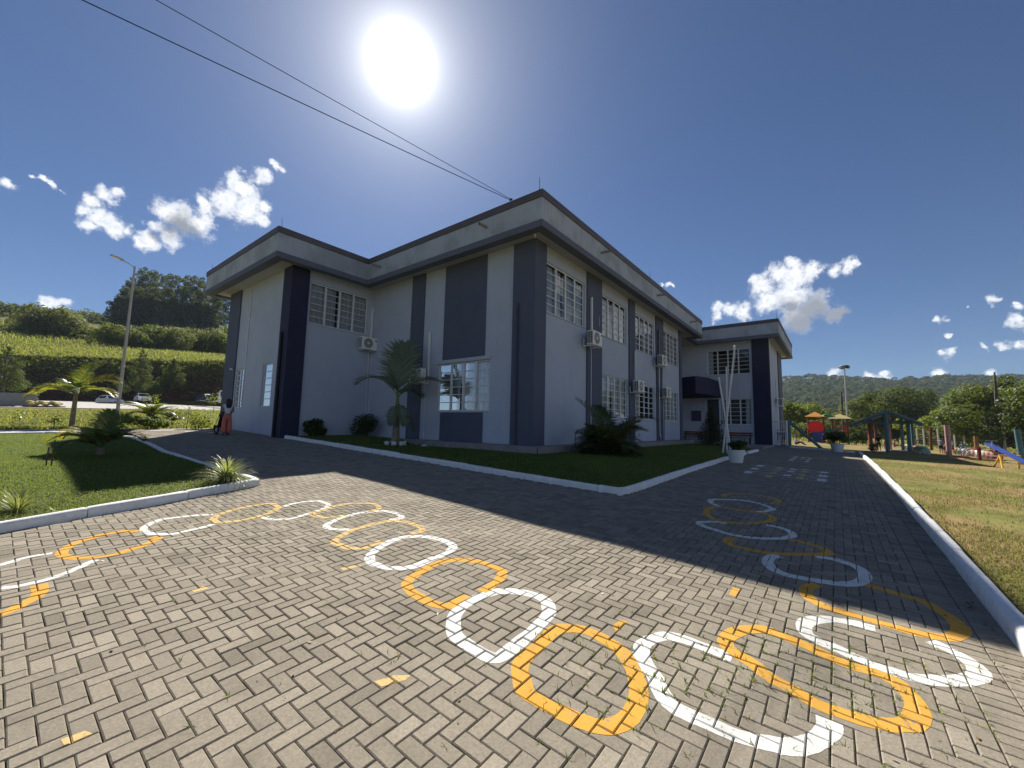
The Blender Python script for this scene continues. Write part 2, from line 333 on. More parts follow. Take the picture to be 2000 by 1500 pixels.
RINGS=[('y',0,[(0.41,5.56),(0.41,5.36),(0.36,5.23),(0.3,5.17),(0.25,5.1),(0.2,5.07),(0.14,5.04)]),
('w',0,[(0.55,6.53),(0.4,6.55),(0.29,6.49),(0.21,6.43),(0.15,6.37),(0.07,6.22),(0.06,5.94),(0.15,5.72),(0.2,5.7),(0.3,5.65),(0.41,5.66),(0.51,5.69),(0.59,5.74),(0.69,5.85),(0.77,5.95),(0.82,5.99)]),
('y',0,[(1.28,6.81),(1.18,6.92),(1.08,6.97),(0.88,6.89),(0.76,6.8),(0.65,6.63),(0.61,6.45),(0.65,6.26),(0.73,6.14),(0.84,6.08),(0.97,6.07),(1.12,6.13),(1.27,6.24),(1.38,6.35),(1.33,6.45)]),
('w',0,[(2.15,7.1),(2.05,7.17),(1.91,7.22),(1.61,7.27),(1.45,7.12),(1.34,6.92),(1.34,6.67),(1.45,6.49),(1.57,6.43),(1.75,6.47),(1.87,6.5),(1.97,6.56)]),
('y',1,[(2.05,6.8),(2.04,6.63),(2.16,6.54),(2.31,6.53),(2.49,6.57),(2.7,6.66),(2.93,6.89),(2.95,7.15),(2.86,7.25),(2.67,7.26),(2.48,7.22),(2.25,7.1),(2.12,6.97)]),
('w',0,[(2.97,6.89),(3.18,6.96),(3.36,6.95),(3.52,6.88),(3.56,6.68),(3.5,6.45),(3.3,6.31),(3.06,6.23),(2.85,6.17),(2.69,6.21),(2.59,6.31),(2.56,6.46),(2.63,6.49)]),
('y',0,[(3.41,5.78),(3.25,5.81),(3.13,5.88),(3.1,6.06),(3.13,6.22),(3.32,6.26),(3.56,6.34),(3.78,6.35),(3.94,6.24),(4.05,6.06),(4.0,5.81),(3.88,5.71),(3.75,5.74)]),
('w',0,[(3.09,5.07),(2.99,5.19),(2.92,5.31),(2.95,5.46),(3.09,5.59),(3.3,5.7),(3.51,5.74),(3.69,5.73),(3.85,5.64),(3.96,5.49),(3.98,5.25),(3.92,5.12),(3.79,5.09),(3.72,5.14)]),
('y',0,[(3.11,4.41),(2.95,4.37),(2.82,4.37),(2.71,4.45),(2.69,4.61),(2.7,4.78),(2.83,4.9),(3.04,5.02),(3.28,5.07),(3.55,5.1),(3.73,5.01),(3.81,4.79),(3.78,4.51),(3.7,4.39),(3.58,4.37),(3.49,4.36)]),
('w',1,[(2.69,4.03),(2.81,4.16),(3.01,4.26),(3.25,4.34),(3.43,4.3),(3.56,4.15),(3.62,3.95),(3.6,3.72),(3.51,3.61),(3.33,3.55),(3.1,3.53),(2.88,3.52),(2.73,3.6),(2.66,3.74),(2.64,3.89)]),
('y',0,[(2.78,2.66),(2.63,2.64),(2.54,2.64),(2.48,2.76),(2.48,2.92),(2.5,3.07),(2.57,3.24),(2.72,3.32),(2.97,3.39),(3.19,3.4),(3.33,3.29),(3.43,3.14),(3.44,2.95),(3.41,2.77),(3.26,2.67),(3.11,2.63),(2.93,2.62)]),
('w',1,[(2.49,2.5),(2.66,2.55),(2.85,2.55),(3.03,2.51),(3.13,2.4),(3.19,2.26),(3.19,2.1),(3.08,1.98),(2.98,1.93),(2.72,1.89),(2.55,1.88),(2.37,1.87),(2.28,1.89),(2.26,2.0),(2.26,2.14),(2.28,2.27),(2.36,2.38)]),
('y',1,[(2.3,1.7),(2.41,1.74),(2.59,1.75),(2.81,1.77),(2.93,1.71),(3.0,1.57),(2.97,1.38),(2.91,1.24),(2.78,1.12),(2.64,1.04),(2.51,0.99),(2.37,0.98),(2.26,1.02),(2.19,1.09),(2.16,1.19),(2.15,1.31),(2.14,1.42),(2.15,1.54),(2.23,1.63)]),
('w',0,[(3.38,0.65),(3.38,0.74),(3.38,0.86),(3.38,0.98),(3.34,1.09),(3.2,1.17),(3.06,1.18),(2.93,1.11),(2.82,1.0),(2.71,0.93),(2.63,0.84),(2.61,0.74),(2.61,0.61),(2.62,0.49),(2.67,0.36),(2.73,0.25),(2.84,0.17),(2.99,0.11),(3.1,0.11)]),
('y',1,[(3.78,0.68),(3.58,0.73),(3.47,0.67),(3.4,0.53),(3.31,0.41),(3.26,0.29),(3.21,0.17),(3.21,0.07),(3.22,-0.04),(3.26,-0.14),(3.35,-0.24),(3.48,-0.29),(3.6,-0.3),(3.72,-0.27),(3.81,-0.22),(3.84,-0.14),(3.83,-0.02),(3.85,0.1),(3.9,0.24),(3.95,0.42),(3.95,0.54)]),
('w',0,[(4.58,-0.17),(4.58,-0.05),(4.54,0.08),(4.46,0.18),(4.32,0.27),(4.13,0.27),(4.05,0.19),(4.02,0.08),(3.97,-0.03),(3.94,-0.16),(3.94,-0.28),(3.98,-0.39),(4.07,-0.52),(4.2,-0.63),(4.31,-0.68),(4.43,-0.68),(4.53,-0.63),(4.59,-0.56),(4.64,-0.49)]),
('y',0,[(5.34,0.23),(5.14,0.31),(4.93,0.29),(4.79,0.17),(4.76,0.02),(4.74,-0.14),(4.73,-0.29),(4.73,-0.42),(4.78,-0.56),(4.85,-0.64),(5.06,-0.72),(5.27,-0.7),(5.41,-0.65),(5.58,-0.57),(5.62,-0.43),(5.67,-0.31),(5.7,-0.16)]),
('w',0,[(6.04,0.61),(5.94,0.68),(5.7,0.7),(5.49,0.62),(5.41,0.48),(5.43,0.34),(5.48,0.17),(5.57,0.01),(5.75,-0.12),(6.01,-0.17),(6.23,-0.12),(6.36,0.01),(6.39,0.14),(6.33,0.28)]),
('y',0,[(6.48,1.16),(6.29,1.23),(6.08,1.15),(6.03,0.99),(6.05,0.79),(6.15,0.58),(6.32,0.39),(6.53,0.19),(6.63,0.15),(6.83,0.22),(6.91,0.36),(6.98,0.5),(6.95,0.59)]),
('w',0,[(7.24,1.41),(7.16,1.57),(6.96,1.73),(6.8,1.66),(6.69,1.44),(6.61,1.22),(6.65,1.02),(6.79,0.82),(6.98,0.66),(7.24,0.56),(7.47,0.63),(7.58,0.77),(7.58,0.93)]),
('y',1,[(8.25,1.83),(7.91,1.86),(7.53,1.75),(7.29,1.56),(7.31,1.35),(7.48,1.14),(7.79,0.96),(8.11,0.89),(8.37,0.99),(8.47,1.19),(8.43,1.47),(8.37,1.67)]),
('w',0,[(8.43,1.77),(8.64,1.95),(8.93,1.98),(9.16,1.77),(9.31,1.53),(9.28,1.26),(9.13,1.08),(8.95,0.98),(8.64,1.07),(8.51,1.19)]),
('y',0,[(9.4,1.87),(9.63,1.92),(9.93,1.82),(10.18,1.57),(10.2,1.29),(10.03,1.05),(9.86,0.97),(9.58,0.99),(9.39,1.11)])]
# ------------------------------------------------------------------ palette
def paver_mat(name, c, wear=None):
    """concrete with pale and dark grit; a coat of paint when wear is given (the share worn back to the stone)"""
    mt = bpy.data.materials.new(name); mt.use_nodes = True; t = NT(mt.node_tree); p = t.n['Principled BSDF']; tc = t.new('ShaderNodeTexCoord').outputs['Object']
    st = (.245, .218, .174); g1 = t.noise(tc, 210., 3., .7); g2 = t.noise(tc, 55., 4., .65); g3 = t.noise(tc, 2.4, 5., .6)
    tn = t.new('ShaderNodeAttribute', attribute_name='tone').outputs['Fac']
    col = t.mix(t.mrange(g2, .3, .7), tuple(x*.80 for x in st), tuple(x*1.16 for x in st))
    col = t.mix(t.mrange(g1, .60, .72), col, (.40, .375, .325)); col = t.mix(t.mrange(g1, .40, .30), col, (.095, .083, .067))
    col = t.mix(t.math('MULTIPLY', t.mrange(g3, .48, .72, 0, 1, True), .5), col, (.145, .128, .100))
    if wear is None:
        vs = t.vmath('SCALE', col); t.put(vs.node.inputs[3], t.mrange(tn, 0, 1, .76, 1.22)); col = vs
    else:
        pc = t.mix(t.mrange(t.noise(tc, 7., 4., .6), .35, .65), tuple(x*.90 for x in c), c)
        wn = t.math('ADD', t.math('MULTIPLY', g2, .55), t.math('ADD', t.math('MULTIPLY', g1, .25), t.math('MULTIPLY', t.noise(tc, 5., 4., .6), .35)))
        col = t.mix(t.mrange(wn, .60+wear, .68+wear, 0, 1, True), pc, col)
    t.put(p.inputs['Base Color'], col); p.inputs['Roughness'].default_value = .92; p.inputs['Specular IOR Level'].default_value = .12
    b = t.new('ShaderNodeBump'); b.inputs['Strength'].default_value = .55; b.inputs['Distance'].default_value = .004; t.put(b.inputs['Height'], t.math('ADD', g1, g2)); t.l.new(b.outputs[0], p.inputs['Normal'])
    return mt
m_paver = paver_mat('concrete_paver', None)
m_sand = M('joint_sand', (.075, .06, .045), .95, .25, 20, spec=.05, c2=(.05, .062, .02), sc2=2.2)
m_wpaint = paver_mat('white_road_paint', (.66, .66, .635), .03)
m_ypaint = paver_mat('yellow_road_paint', (.60, .325, .06), .03)
m_ypale = paver_mat('faded_yellow_paint', (.58, .41, .18), .01)
m_kerb = M('whitewashed_kerb', (.72, .73, .73), .85, .07, 5, .4, 60, spec=.15, dirt=.3)
m_soil = M('ground_soil', (.20, .13, .075), .95, .3, 1.2, .6, 8, spec=.05, c2=(.12, .13, .035), sc2=.35)
m_lawn = M('lawn', (.075, .11, .025), .95, .35, 2.5, .8, 45, spec=.05, c2=(.10, .115, .03), sc2=.8)
m_drylawn = M('dry_lawn', (.15, .150, .050), .95, .30, 1.6, .8, 40, spec=.05, c2=(.27, .185, .10), sc2=.33)
m_gravel = M('gravel', (.40, .385, .37), .95, .22, 6, .8, 30, spec=.1)

# ------------------------------------------------------------------ ground sheet to the horizon
nr, na = 90, 180
rad = np.concatenate([[0.], np.geomspace(1.2, 1560, nr)])
ang = np.linspace(0, 2*np.pi, na, endpoint=False)
X = np.outer(rad, np.cos(ang)); Y = np.outer(rad, np.sin(ang))
Z = Tn(X, Y)-.10
V = np.stack([X, Y, Z], -1).reshape(-1, 3)
ii, jj = np.meshgrid(np.arange(nr), np.arange(na), indexing='ij'); j2 = (jj+1) % na
F = np.stack([ii*na+jj, (ii+1)*na+jj, (ii+1)*na+j2, ii*na+j2], -1).reshape(-1, 4)
F = F[F[:, 0] >= na] if False else F
m_ground = M('meadow_ground', (.13, .135, .04), .95, .3, .5, .8, 12, spec=.05, c2=(.20, .15, .07), sc2=.12)
struct(np_mesh('ground', V, F, m_ground, smooth=True))

# ------------------------------------------------------------------ paving: every paver is modelled, herringbone bond
BED = [(-9, 6.2), (.22, 7.83), (.94, 8.05), (1.81, 8.26), (2.8, 8.57), (3.3, 8.72), (3.38, 8.85), (3.30, 10.5), (3.25, 12.9), (3.18, 14.6), (3.3, 17.2), (3.3, 19.6), (2.9, 21.6), (1.6, 23.2), (-9, 23.4)]
PAVED = [(-6, -.98), (34.7, -.98), (35.2, 1.0), (36.0, 3.0), (36.0, 3.75), (34.8, 3.75), (34.8, 10), (29.2, 10), (29.2, 7.5), (25.9, 7.5), (25.9, 3.36), (7.86, 3.36), (7.80, 18.4), (7.75, 27), (7.3, 25.0), (4.2, 26.0), (1.6, 26.9), (-9, 26.6)]
P_ = .1
gi, gj = np.meshgrid(np.arange(-100, 420), np.arange(-12, 275), indexing='ij')
t4 = (gi+gj) % 4
hz = t4 == 0; vt = t4 == 2
cx = np.concatenate([(gi[hz]+1)*P_, (gi[vt]+.5)*P_]); cy = np.concatenate([(gj[hz]+.5)*P_, (gj[vt]+1)*P_])
hx = np.concatenate([np.full(hz.sum(), .1), np.full(vt.sum(), .05)]); hy = np.concatenate([np.full(hz.sum(), .05), np.full(vt.sum(), .1)])
half = np.abs(cy+.6) < .01; cy = np.where(half, -.55, cy); hy = np.where(half, .05, hy)
band = cy < -.58
cx, cy, hx, hy = cx[~band], cy[~band], hx[~band], hy[~band]
bi = np.arange(-60, 360)                                       # soldier courses along the right kerb
for yb in (-.9, -.7):
    off = .03 if yb < -.8 else .0
    cx = np.concatenate([cx, bi*.1+.05+off]); cy = np.concatenate([cy, np.full(len(bi), yb+.0)]); hx = np.concatenate([hx, np.full(len(bi), .05)]); hy = np.concatenate([hy, np.full(len(bi), .1)])
keep = inpoly(cx, cy, PAVED) & ~inpoly(cx, cy, BED)
# leave out what the photo cannot see: behind the camera and far outside the frame
px_f = cx*CF.x+cy*CF.y+(Tn(cx, cy)-CAM_H)*CF.z
px_u = (cx*CR.x+cy*CR.y+(Tn(cx, cy)-CAM_H)*CR.z)/np.maximum(px_f, .05)
px_v = (cx*CU.x+cy*CU.y+(Tn(cx, cy)-CAM_H)*CU.z)/np.maximum(px_f, .05)
keep &= (px_f > .35) & (np.abs(px_u) < 2.0) & (px_v > -1.7)
cx, cy, hx, hy = cx[keep], cy[keep], hx[keep], hy[keep]
n = len(cx)
gap, bev = .0026, .006
# gentle settling of the bed plus small tilt of every stone
def settle(x, y): return .006*np.sin(x*1.3+1)*np.sin(y*1.1+.4)+.004*np.sin(x*3.1+y*2.3)
z0 = Tn(cx, cy)+settle(cx, cy)+rng.normal(0, .0009, n); sx = .0401-.00155*np.clip(cx, 0, 25.9)+rng.normal(0, .007, n); sy = .0397+rng.normal(0, .007, n)
rot = rng.normal(0, .006, n); ox = rng.normal(0, .0008, n); oy = rng.normal(0, .0008, n)
def corners(gx, dz):
    out = []
    for a, b in ((-1, -1), (1, -1), (1, 1), (-1, 1)):
        dx = a*(hx-gx); dy = b*(hy-gx); rx = dx-rot*dy+ox; ry = dy+rot*dx+oy
        out.append(np.stack([cx+rx, cy+ry, z0+sx*rx+sy*ry+dz], -1))
    return out
PV = np.stack(corners(gap+bev, 0)+corners(gap, -.0055)+corners(gap, -.05), 1)     # n,12,3
base = (np.arange(n)*12)[:, None]
fl = [(0, 1, 2, 3)]+[(i, 4+i, 4+(i+1) % 4, (i+1) % 4) for i in range(4)]+[(4+i, 8+i, 8+(i+1) % 4, 4+(i+1) % 4) for i in range(4)]
F = np.concatenate([base+np.array(f) for f in fl], 0)
tone = np.clip(rng.normal(.5, .22, n), 0, 1); tone = np.tile(tone, 9)
pav = np_mesh('paving', PV.reshape(-1, 3), F, m_paver, tone=tone); struct(pav)
struct(sheet('paving_bed', PAVED, 2.0, lambda x, y: T(x, y)-.017, m_sand))

# ------------------------------------------------------------------ painted markings: cut to the stones so joints stay open
from collections import defaultdict
cell = defaultdict(list)
for k in range(n): cell[(int(math.floor(cx[k]/.2)), int(math.floor(cy[k]/.2)))].append(k)
def clip(poly, a, b):
    """keep the part of poly left of a->b"""
    ex, ey = b[0]-a[0], b[1]-a[1]; out = []; L = len(poly)
    for i in range(L):
        p, q = poly[i], poly[(i+1) % L]
        dp = ex*(p[1]-a[1])-ey*(p[0]-a[0]); dq = ex*(q[1]-a[1])-ey*(q[0]-a[0])
        if dp >= 0: out.append(p)
        if (dp >= 0) != (dq >= 0):
            t = dp/(dp-dq); out.append((p[0]+(q[0]-p[0])*t, p[1]+(q[1]-p[1])*t))
    return out
def paint(mb, poly, lift=.0013):
    ar = sum(poly[i][0]*poly[(i+1) % len(poly)][1]-poly[(i+1) % len(poly)][0]*poly[i][1] for i in range(len(poly)))
    if abs(ar) < 1e-7: return
    if ar < 0: poly = poly[::-1]
    x0 = min(p[0] for p in poly)-.11; x1 = max(p[0] for p in poly)+.11; y0 = min(p[1] for p in poly)-.11; y1 = max(p[1] for p in poly)+.11
    for a in range(int(math.floor(x0/.2)), int(math.floor(x1/.2))+1):
        for b in range(int(math.floor(y0/.2)), int(math.floor(y1/.2))+1):
            for k in cell.get((a, b), ()):
                v = PV[k]
                for f in fl[:5]:
                    q = [v[i] for i in f]; c = poly
                    for i in range(4):
                        c = clip(c, q[i], q[(i+1) % 4])
                        if len(c) < 3: break
                    if len(c) < 3: continue
                    e1, e2 = q[1]-q[0], q[2]-q[0]; nn = np.cross(e1, e2)
                    if abs(nn[2]) < 1e-9: continue
                    vs = [(p[0], p[1], q[0][2]-(nn[0]*(p[0]-q[0][0])+nn[1]*(p[1]-q[0][1]))/nn[2]+lift) for p in c]
                    mb.add(vs, [tuple(range(len(vs)))])
def stroke(mb, pts, closed, wd, lift):
    C = catmull(pts, closed, 6); k = len(C); L, Rr = [], []
    for i, p in enumerate(C):
        d = (C[(i+1) % k]-C[(i-1) % k]) if closed else (C[min(i+1, k-1)]-C[max(i-1, 0)])
        d.normalize(); nrm = Vector((-d.y, d.x, 0))
        wl = wd/2+.004*math.sin(i*.37+len(pts))+random.uniform(-.002, .002); wr = wd/2+.004*math.sin(i*.29+2)+random.uniform(-.002, .002)
        L.append(p+nrm*wl); Rr.append(p-nrm*wr)
    for i in range(k if closed else k-1):
        j = (i+1) % k; paint(mb, [(Rr[i].x, Rr[i].y), (Rr[j].x, Rr[j].y), (L[j].x, L[j].y), (L[i].x, L[i].y)], lift)
RL_ = ['broken yellow painted arc cut off by the left edge of the photo', 'white painted ring cut off by the left edge of the photo, below the left kerb',
 'first complete yellow painted ring from the left, long and narrow beside the left kerb', 'white painted ring between the two yellow rings near the left grass bed',
 'yellow painted ring just below the spiky plant on the bed corner', 'white painted ring right of the yellow ring below the spiky corner plant', 'small pale yellow painted ring at the far bend of the ring chain',
 'white painted ring with weeds, just below the pale yellow ring at the far bend', 'pale yellow painted ring above the white ring full of chalk marks', 'closed white painted ring with scratched chalk marks inside, in the sun',
 'orange rimmed yellow painted ring between two white rings in the middle of the paving', 'closed white painted ring touching the biggest round orange ring', 'big round orange painted ring nearest the bottom centre of the photo',
 'largest white painted loop, at the bottom edge right of centre', 'bright orange painted loop nearest the bottom right corner', 'white painted loop with weeds in its joints nearest the bottom right corner',
 'orange painted ring crossed by the edge of the building shadow', 'white painted ring wholly in shade just beyond the shadow edge', 'yellow painted ring in the shade between two white rings, wide and flat', 'pointed white painted ring in the middle of the shaded chain',
 'yellow painted ring in the shade, third from the far end of the chain', 'small white painted ring in the shade, second from the far end of the chain', 'farthest yellow painted ring at the shaded end of the chain']
WD = [.10, .075, .095, .085, .095, .085, .085, .09, .095, .105, .105, .115, .115, .115, .115, .115, .115, .12, .11, .105, .10, .10, .09]
for k, (c, cl_, pts) in enumerate(RINGS):
    mb = MB(); stroke(mb, pts, bool(cl_), WD[k], .0012+.0003*(k % 2 == (0 if k < 13 else 0)))
    tag(mb.build('painted_ring', m_wpaint if c == 'w' else (m_ypale if 3 < k < 9 else m_ypaint)), RL_[k], 'road marking', 'chain of painted rings on the paving')
# number ladder and hopscotch grids in the shade
def rectp(mb, xa, xb, ya, yb):
    st = max(1, int(max(xb-xa, yb-ya)/.5))
    for i in range(st):
        if xb-xa > yb-ya: paint(mb, [(xa+(xb-xa)*i/st, ya), (xa+(xb-xa)*(i+1)/st, ya), (xa+(xb-xa)*(i+1)/st, yb), (xa+(xb-xa)*i/st, yb)])
        else: paint(mb, [(xa, ya+(yb-ya)*i/st), (xb, ya+(yb-ya)*i/st), (xb, ya+(yb-ya)*(i+1)/st), (xa, ya+(yb-ya)*(i+1)/st)])
def marking(name, label, ox, oy, rects):
    t = thing(name, label, 'road marking', (ox, oy, T(ox, oy)))
    for nm, mm, r in rects:
        mb = MB(); rectp(mb, *r)
        if mb.f: o = mb.build(nm, mm); o.parent = t; o.matrix_parent_inverse = Matrix.Translation((-ox, -oy, -T(ox, oy)))
Q = [('white_line', m_wpaint, (xx, xx+.05, .33, 2.24)) for xx in (14.02, 14.62, 15.22, 15.82, 16.42, 17.0)]
for xx in (14.07, 15.27, 16.47): Q += [('white_square', m_wpaint, (xx, xx+.52, 2.06, 2.26)), ('white_square', m_wpaint, (xx, xx+.52, .28, .50))]
Q += [('white_square', m_wpaint, (xx+.3, xx+.75, 1.12, 1.30)) for xx in (14.07, 15.27, 16.3)]
for xx in (13.6, 14.6, 15.6, 16.5): Q += [('yellow_square', m_ypale, (xx, xx+.45, 1.50, 1.66)), ('yellow_square', m_ypale, (xx+.4, xx+.85, .80, .96))]
marking('ladder_marking', 'painted grid of white lines and pale squares across the shaded road before the white pot', 15.5, 1.2, Q)
Q = [('white_block', m_wpaint, (xx, xx+.55, 1.5, 1.66)) for xx in (20.7, 21.6, 22.5, 23.4)]+[('white_block', m_wpaint, (xx, xx+.55, .98, 1.12)) for xx in (20.8, 21.8, 23.1)]+[('white_block', m_wpaint, (xx, xx+.4, 1.22, 1.36)) for xx in (22.2, 23.3)]
Q += [('pale_line', m_ypale, r) for r in ((23.7, 23.78, .75, 1.9), (24.2, 24.28, .45, 2.3), (20.6, 20.7, .95, 1.4), (23.8, 24.5, .45, .55))]
marking('hopscotch_marking', 'faded painted hopscotch blocks on the shaded road, farthest marking before the gate', 22.5, 1.3, Q)
# stray dabs of paint
def dab(uvs, mm, label):
    mb = MB(); P = [gnd(*q) for q in uvs]; paint(mb, [(p.x, p.y) for p in P]); tag(mb.build('paint_dab', mm), label, 'road marking', 'stray dabs of paint on the pavers')
dab([(731, 1330), (770, 1318), (803, 1318), (792, 1328), (745, 1340)], m_ypale, 'pale orange paint dab on two pavers in the sunny foreground left of centre')
dab([(118, 1446), (165, 1428), (182, 1434), (125, 1458)], m_ypale, 'pale orange paint dab at the bottom left corner of the paving')
dab([(1196, 1222), (1212, 1211), (1226, 1214), (1205, 1234)], m_ypaint, 'small orange paint dab just above the big round orange ring')
dab([(1424, 1162), (1431, 1147), (1446, 1152), (1436, 1166)], m_ypaint, 'small orange paint dab just in the sun below the shadow edge')
dab([(372, 1154), (398, 1145), (408, 1150), (380, 1157)], m_ypale, 'thin orange paint dab alone on the sunny paving right of the left rings')
dab([(664, 1110), (690, 1105), (712, 1104), (670, 1115)], m_ypale, 'thin pale paint dab left of the closed white ring with chalk marks')
Q = [('white_line', m_wpaint, r) for r in ((4.6, 5.5, 24.3, 24.6), (5.6, 6.5, 23.2, 23.5), (6.2, 7.1, 22.2, 22.5), (5.2, 7.0, 22.45, 22.52), (5.2, 7.0, 23.6, 23.67), (4.4, 6.0, 24.05, 24.12))]
marking('white_marking', 'white lines painted on the sunny road behind the woman in coral trousers', 5.8, 23.3, Q)

# ------------------------------------------------------------------ kerbs
def kerb(path, h0=.0, hgt=.14, wd=.13, seg=.95, side=1, zf=T):
    """whitewashed kerb stones along path; the stones stand on the left of the path for side=1"""
    mb = MB(); pts = [Vector((*p, 0)) for p in path]
    L = [0]
    for a, b in zip(pts, pts[1:]): L.append(L[-1]+(b-a).length)
    def P(s):
        for i in range(len(L)-1):
            if s <= L[i+1]+1e-9:
                t = (s-L[i])/max(1e-9, L[i+1]-L[i]); return pts[i].lerp(pts[i+1], t), (pts[i+1]-pts[i]).normalized()
        return pts[-1], (pts[-1]-pts[-2]).normalized()
    s = 0
    prof = [(0, -.05), (0, hgt*.62), (.012, hgt*.86), (.035, hgt*.98), (wd/2, hgt), (wd-.03, hgt*.97), (wd-.01, hgt*.86), (wd, hgt*.6), (wd, -.05)]
    while s < L[-1]-.05:
        e = min(s+seg*random.uniform(.9, 1.1), L[-1])
        st = sorted({s+.006, e-.006, *[x for x in L if s < x < e], *[s+(e-s)*q for q in (.04, .3, .6, .96)]}); vs = []; jit = random.uniform(-.008, .008); jx = random.uniform(-.006, .006)
        for q in st:
            p, d = P(q); nn = Vector((-d.y, d.x, 0))*side
            # mitre
            for i in range(1, len(L)-1):
                if abs(q-L[i]) < 1e-6:
                    d0 = (pts[i]-pts[i-1]).normalized(); d1 = (pts[i+1]-pts[i]).normalized(); bb = (d0+d1).normalized(); nn = Vector((-bb.y, bb.x, 0))*side/max(.5, bb.dot(d0))
            edge = .93 if q in (st[0], st[-1]) else 1
            for a, h in prof:
                x = p+nn*(a+jx); vs.append((x.x, x.y, zf(p.x, p.y)+h0+(h*edge if h > 0 else h)+jit+.003*math.sin(q*23+a*40)))
        k = len(prof); r = len(st)
        mb.add(vs, [(i*k+j, i*k+j+1, (i+1)*k+j+1, (i+1)*k+j) for i in range(r-1) for j in range(k-1)]+[tuple(range(k)), tuple((r-1)*k+j for j in range(k-1, -1, -1))])
        s = e
    return struct(mb.build('kerb', m_kerb, smooth=True))
corner = [(7.86, 3.9), (7.875, 3.62), (7.95, 3.44), (8.1, 3.365), (8.4, 3.35)]
kerb([(7.76, 18.25), (7.84, 12), (7.86, 8)]+corner+[(12, 3.36), (18, 3.37), (22.0, 3.38)], hgt=.13, side=1)
kerb([(22.6, 3.38), (25.9, 3.38)], hgt=.12, side=1)
kerb([(-6, -1.0), (8, -1.0), (16, -.99), (24, -.98), (34.4, -.98)], hgt=.15, wd=.14, side=-1)
kerb([(34.72, -.8), (35.2, 1.0), (35.85, 2.75)], hgt=.12, side=-1)
kerb([(-9, 6.2), (.22, 7.83), (.94, 8.05), (1.81, 8.26), (2.8, 8.57), (3.25, 8.72), (3.36, 8.80), (3.37, 8.95), (3.30, 10.5), (3.25, 12.9), (3.18, 14.6), (3.3, 17.2), (3.3, 19.6), (2.9, 21.6), (1.6, 23.2), (-9, 23.4)], hgt=.13, seg=1.3, side=1)

# ------------------------------------------------------------------ lawns
PLAT_Z = 1.05
def lawn_z(x, y):
    d = min(x-7.99 if y > 3.5 else 9, y-3.49 if x > 8 else 9); d = max(0, d); t = min(1, d/2.6); t = t*t*(3-2*t)
    tgt = .84+.002*(y-8)
    if y > 14: tgt = max(tgt, T(x, y)+.1)
    return (T(x, y)+.085)*(1-t)+tgt*t+.012*math.sin(x*2.1)*math.sin(y*1.7)
LAWN = [(8.0, 3.52), (25.9, 3.52), (29.4, 5.0), (29.4, 7.56), (10.96, 7.56), (10.96, 17.7), (7.9, 18.3), (7.98, 8)]
struct(sheet('lawn_strip', LAWN, .5, lawn_z, m_lawn))
struct(sheet('lawn_bed', [(p[0]-(.1 if i in (6, 7, 8, 9, 10, 11) else 0), p[1]+(.1 if i < 7 else 0)) for i, p in enumerate(BED)], .7, lambda x, y: T(x, y)+.09+.03*math.sin(x*.9)*math.sin(y*.7), m_lawn))
FIELD = [(-6, -1.12), (34.8, -1.12), (35.3, 1.0), (36.05, 2.9), (36.1, 3.7), (45, 3.7), (80, 12), (95, 5), (95, -70), (-6, -45)]
def field_z(x, y): return T(x, y)+.07*min(1, max(0, (-1.1-y)*1.2+.5))-.02+.02*math.sin(x*.7+1)*math.sin(y*.9)
struct(sheet('playground_lawn', FIELD, 1.2, field_z, m_drylawn))
struct(sheet('footpath', [(-9, 23.6), (1.5, 23.4), (2.4, 23.2), (1.7, 26.5), (-9, 26.3)], 2, lambda x, y: T(x, y)+.015, m_gravel))
struct(sheet('gravel_lot', [(-70, 60), (8, 59), (40, 60), (60, 66), (60, 101), (-70, 103)], 4, lambda x, y: T(x, y)-.05+.03*math.sin(x*1.3)*math.sin(y*.9), m_gravel))
# ------------------------------------------------------------------ school building
m_wall = M('grey_wall_paint', (.43, .475, .575), .85, .04, 1.2, .25, 90, spec=.2, dirt=.05, streak=.22)
m_fas = M('grey_fascia_paint', (.41, .445, .505), .85, .05, 1.0, .25, 70, spec=.2, c2=(.32, .345, .385), sc2=.8, dirt=.12, streak=.45)
m_dark = M('dark_navy_paint', (.092, .105, .152), .75, .05, 1.5, .2, 90, spec=.25)
m_navy = M('deep_navy_paint', (.026, .028, .062), .7, .05, 1.5, .2, 90, spec=.25)
m_lip = M('slate_band_paint', (.125, .137, .18), .8, .05, 1.5, .2, 80, spec=.2)
m_coping = M('coping_metal', (.10, .085, .09), .6, .10, 2, spec=.4)
m_soffit = M('soffit_paint', (.42, .42, .43), .9, .03, 1, spec=.1)
m_slab = M('walkway_concrete', (.27, .25, .25), .9, .12, 3, .4, 80, spec=.1, dirt=.3)
m_slabw = M('walkway_white_edge', (.62, .63, .62), .9, .10, 3, .4, 80, spec=.1, dirt=.5)
m_frame = M('white_window_frame', (.66, .68, .70), .45, .03, 5, spec=.4)
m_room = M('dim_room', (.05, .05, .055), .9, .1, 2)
m_curt = M('curtain_cloth', (.80, .81, .83), .9, .05, 3, spec=.1)
m_curt2 = M('grey_curtain_cloth', (.55, .57, .62), .9, .06, 3, spec=.1)
m_wood = M('bench_wood', (.20, .085, .05), .7, .2, 6, .3, 40)
m_iron = M('dark_iron', (.03, .03, .035), .5, .1, 8, metal=.5)
m_white = M('white_plastic', (.74, .745, .73), .5, .03, 6, spec=.4)
m_pvc = M('white_conduit', (.70, .71, .72), .55, .03, 6, spec=.3)
m_black = M('black_void', (.012, .012, .014), .8, .1, 4)
m_pipe = M('rain_pipe_paint', (.06, .06, .10), .6, .1, 6)
m_spout = M('drain_spout_pvc', (.30, .28, .25), .7, .1, 6)
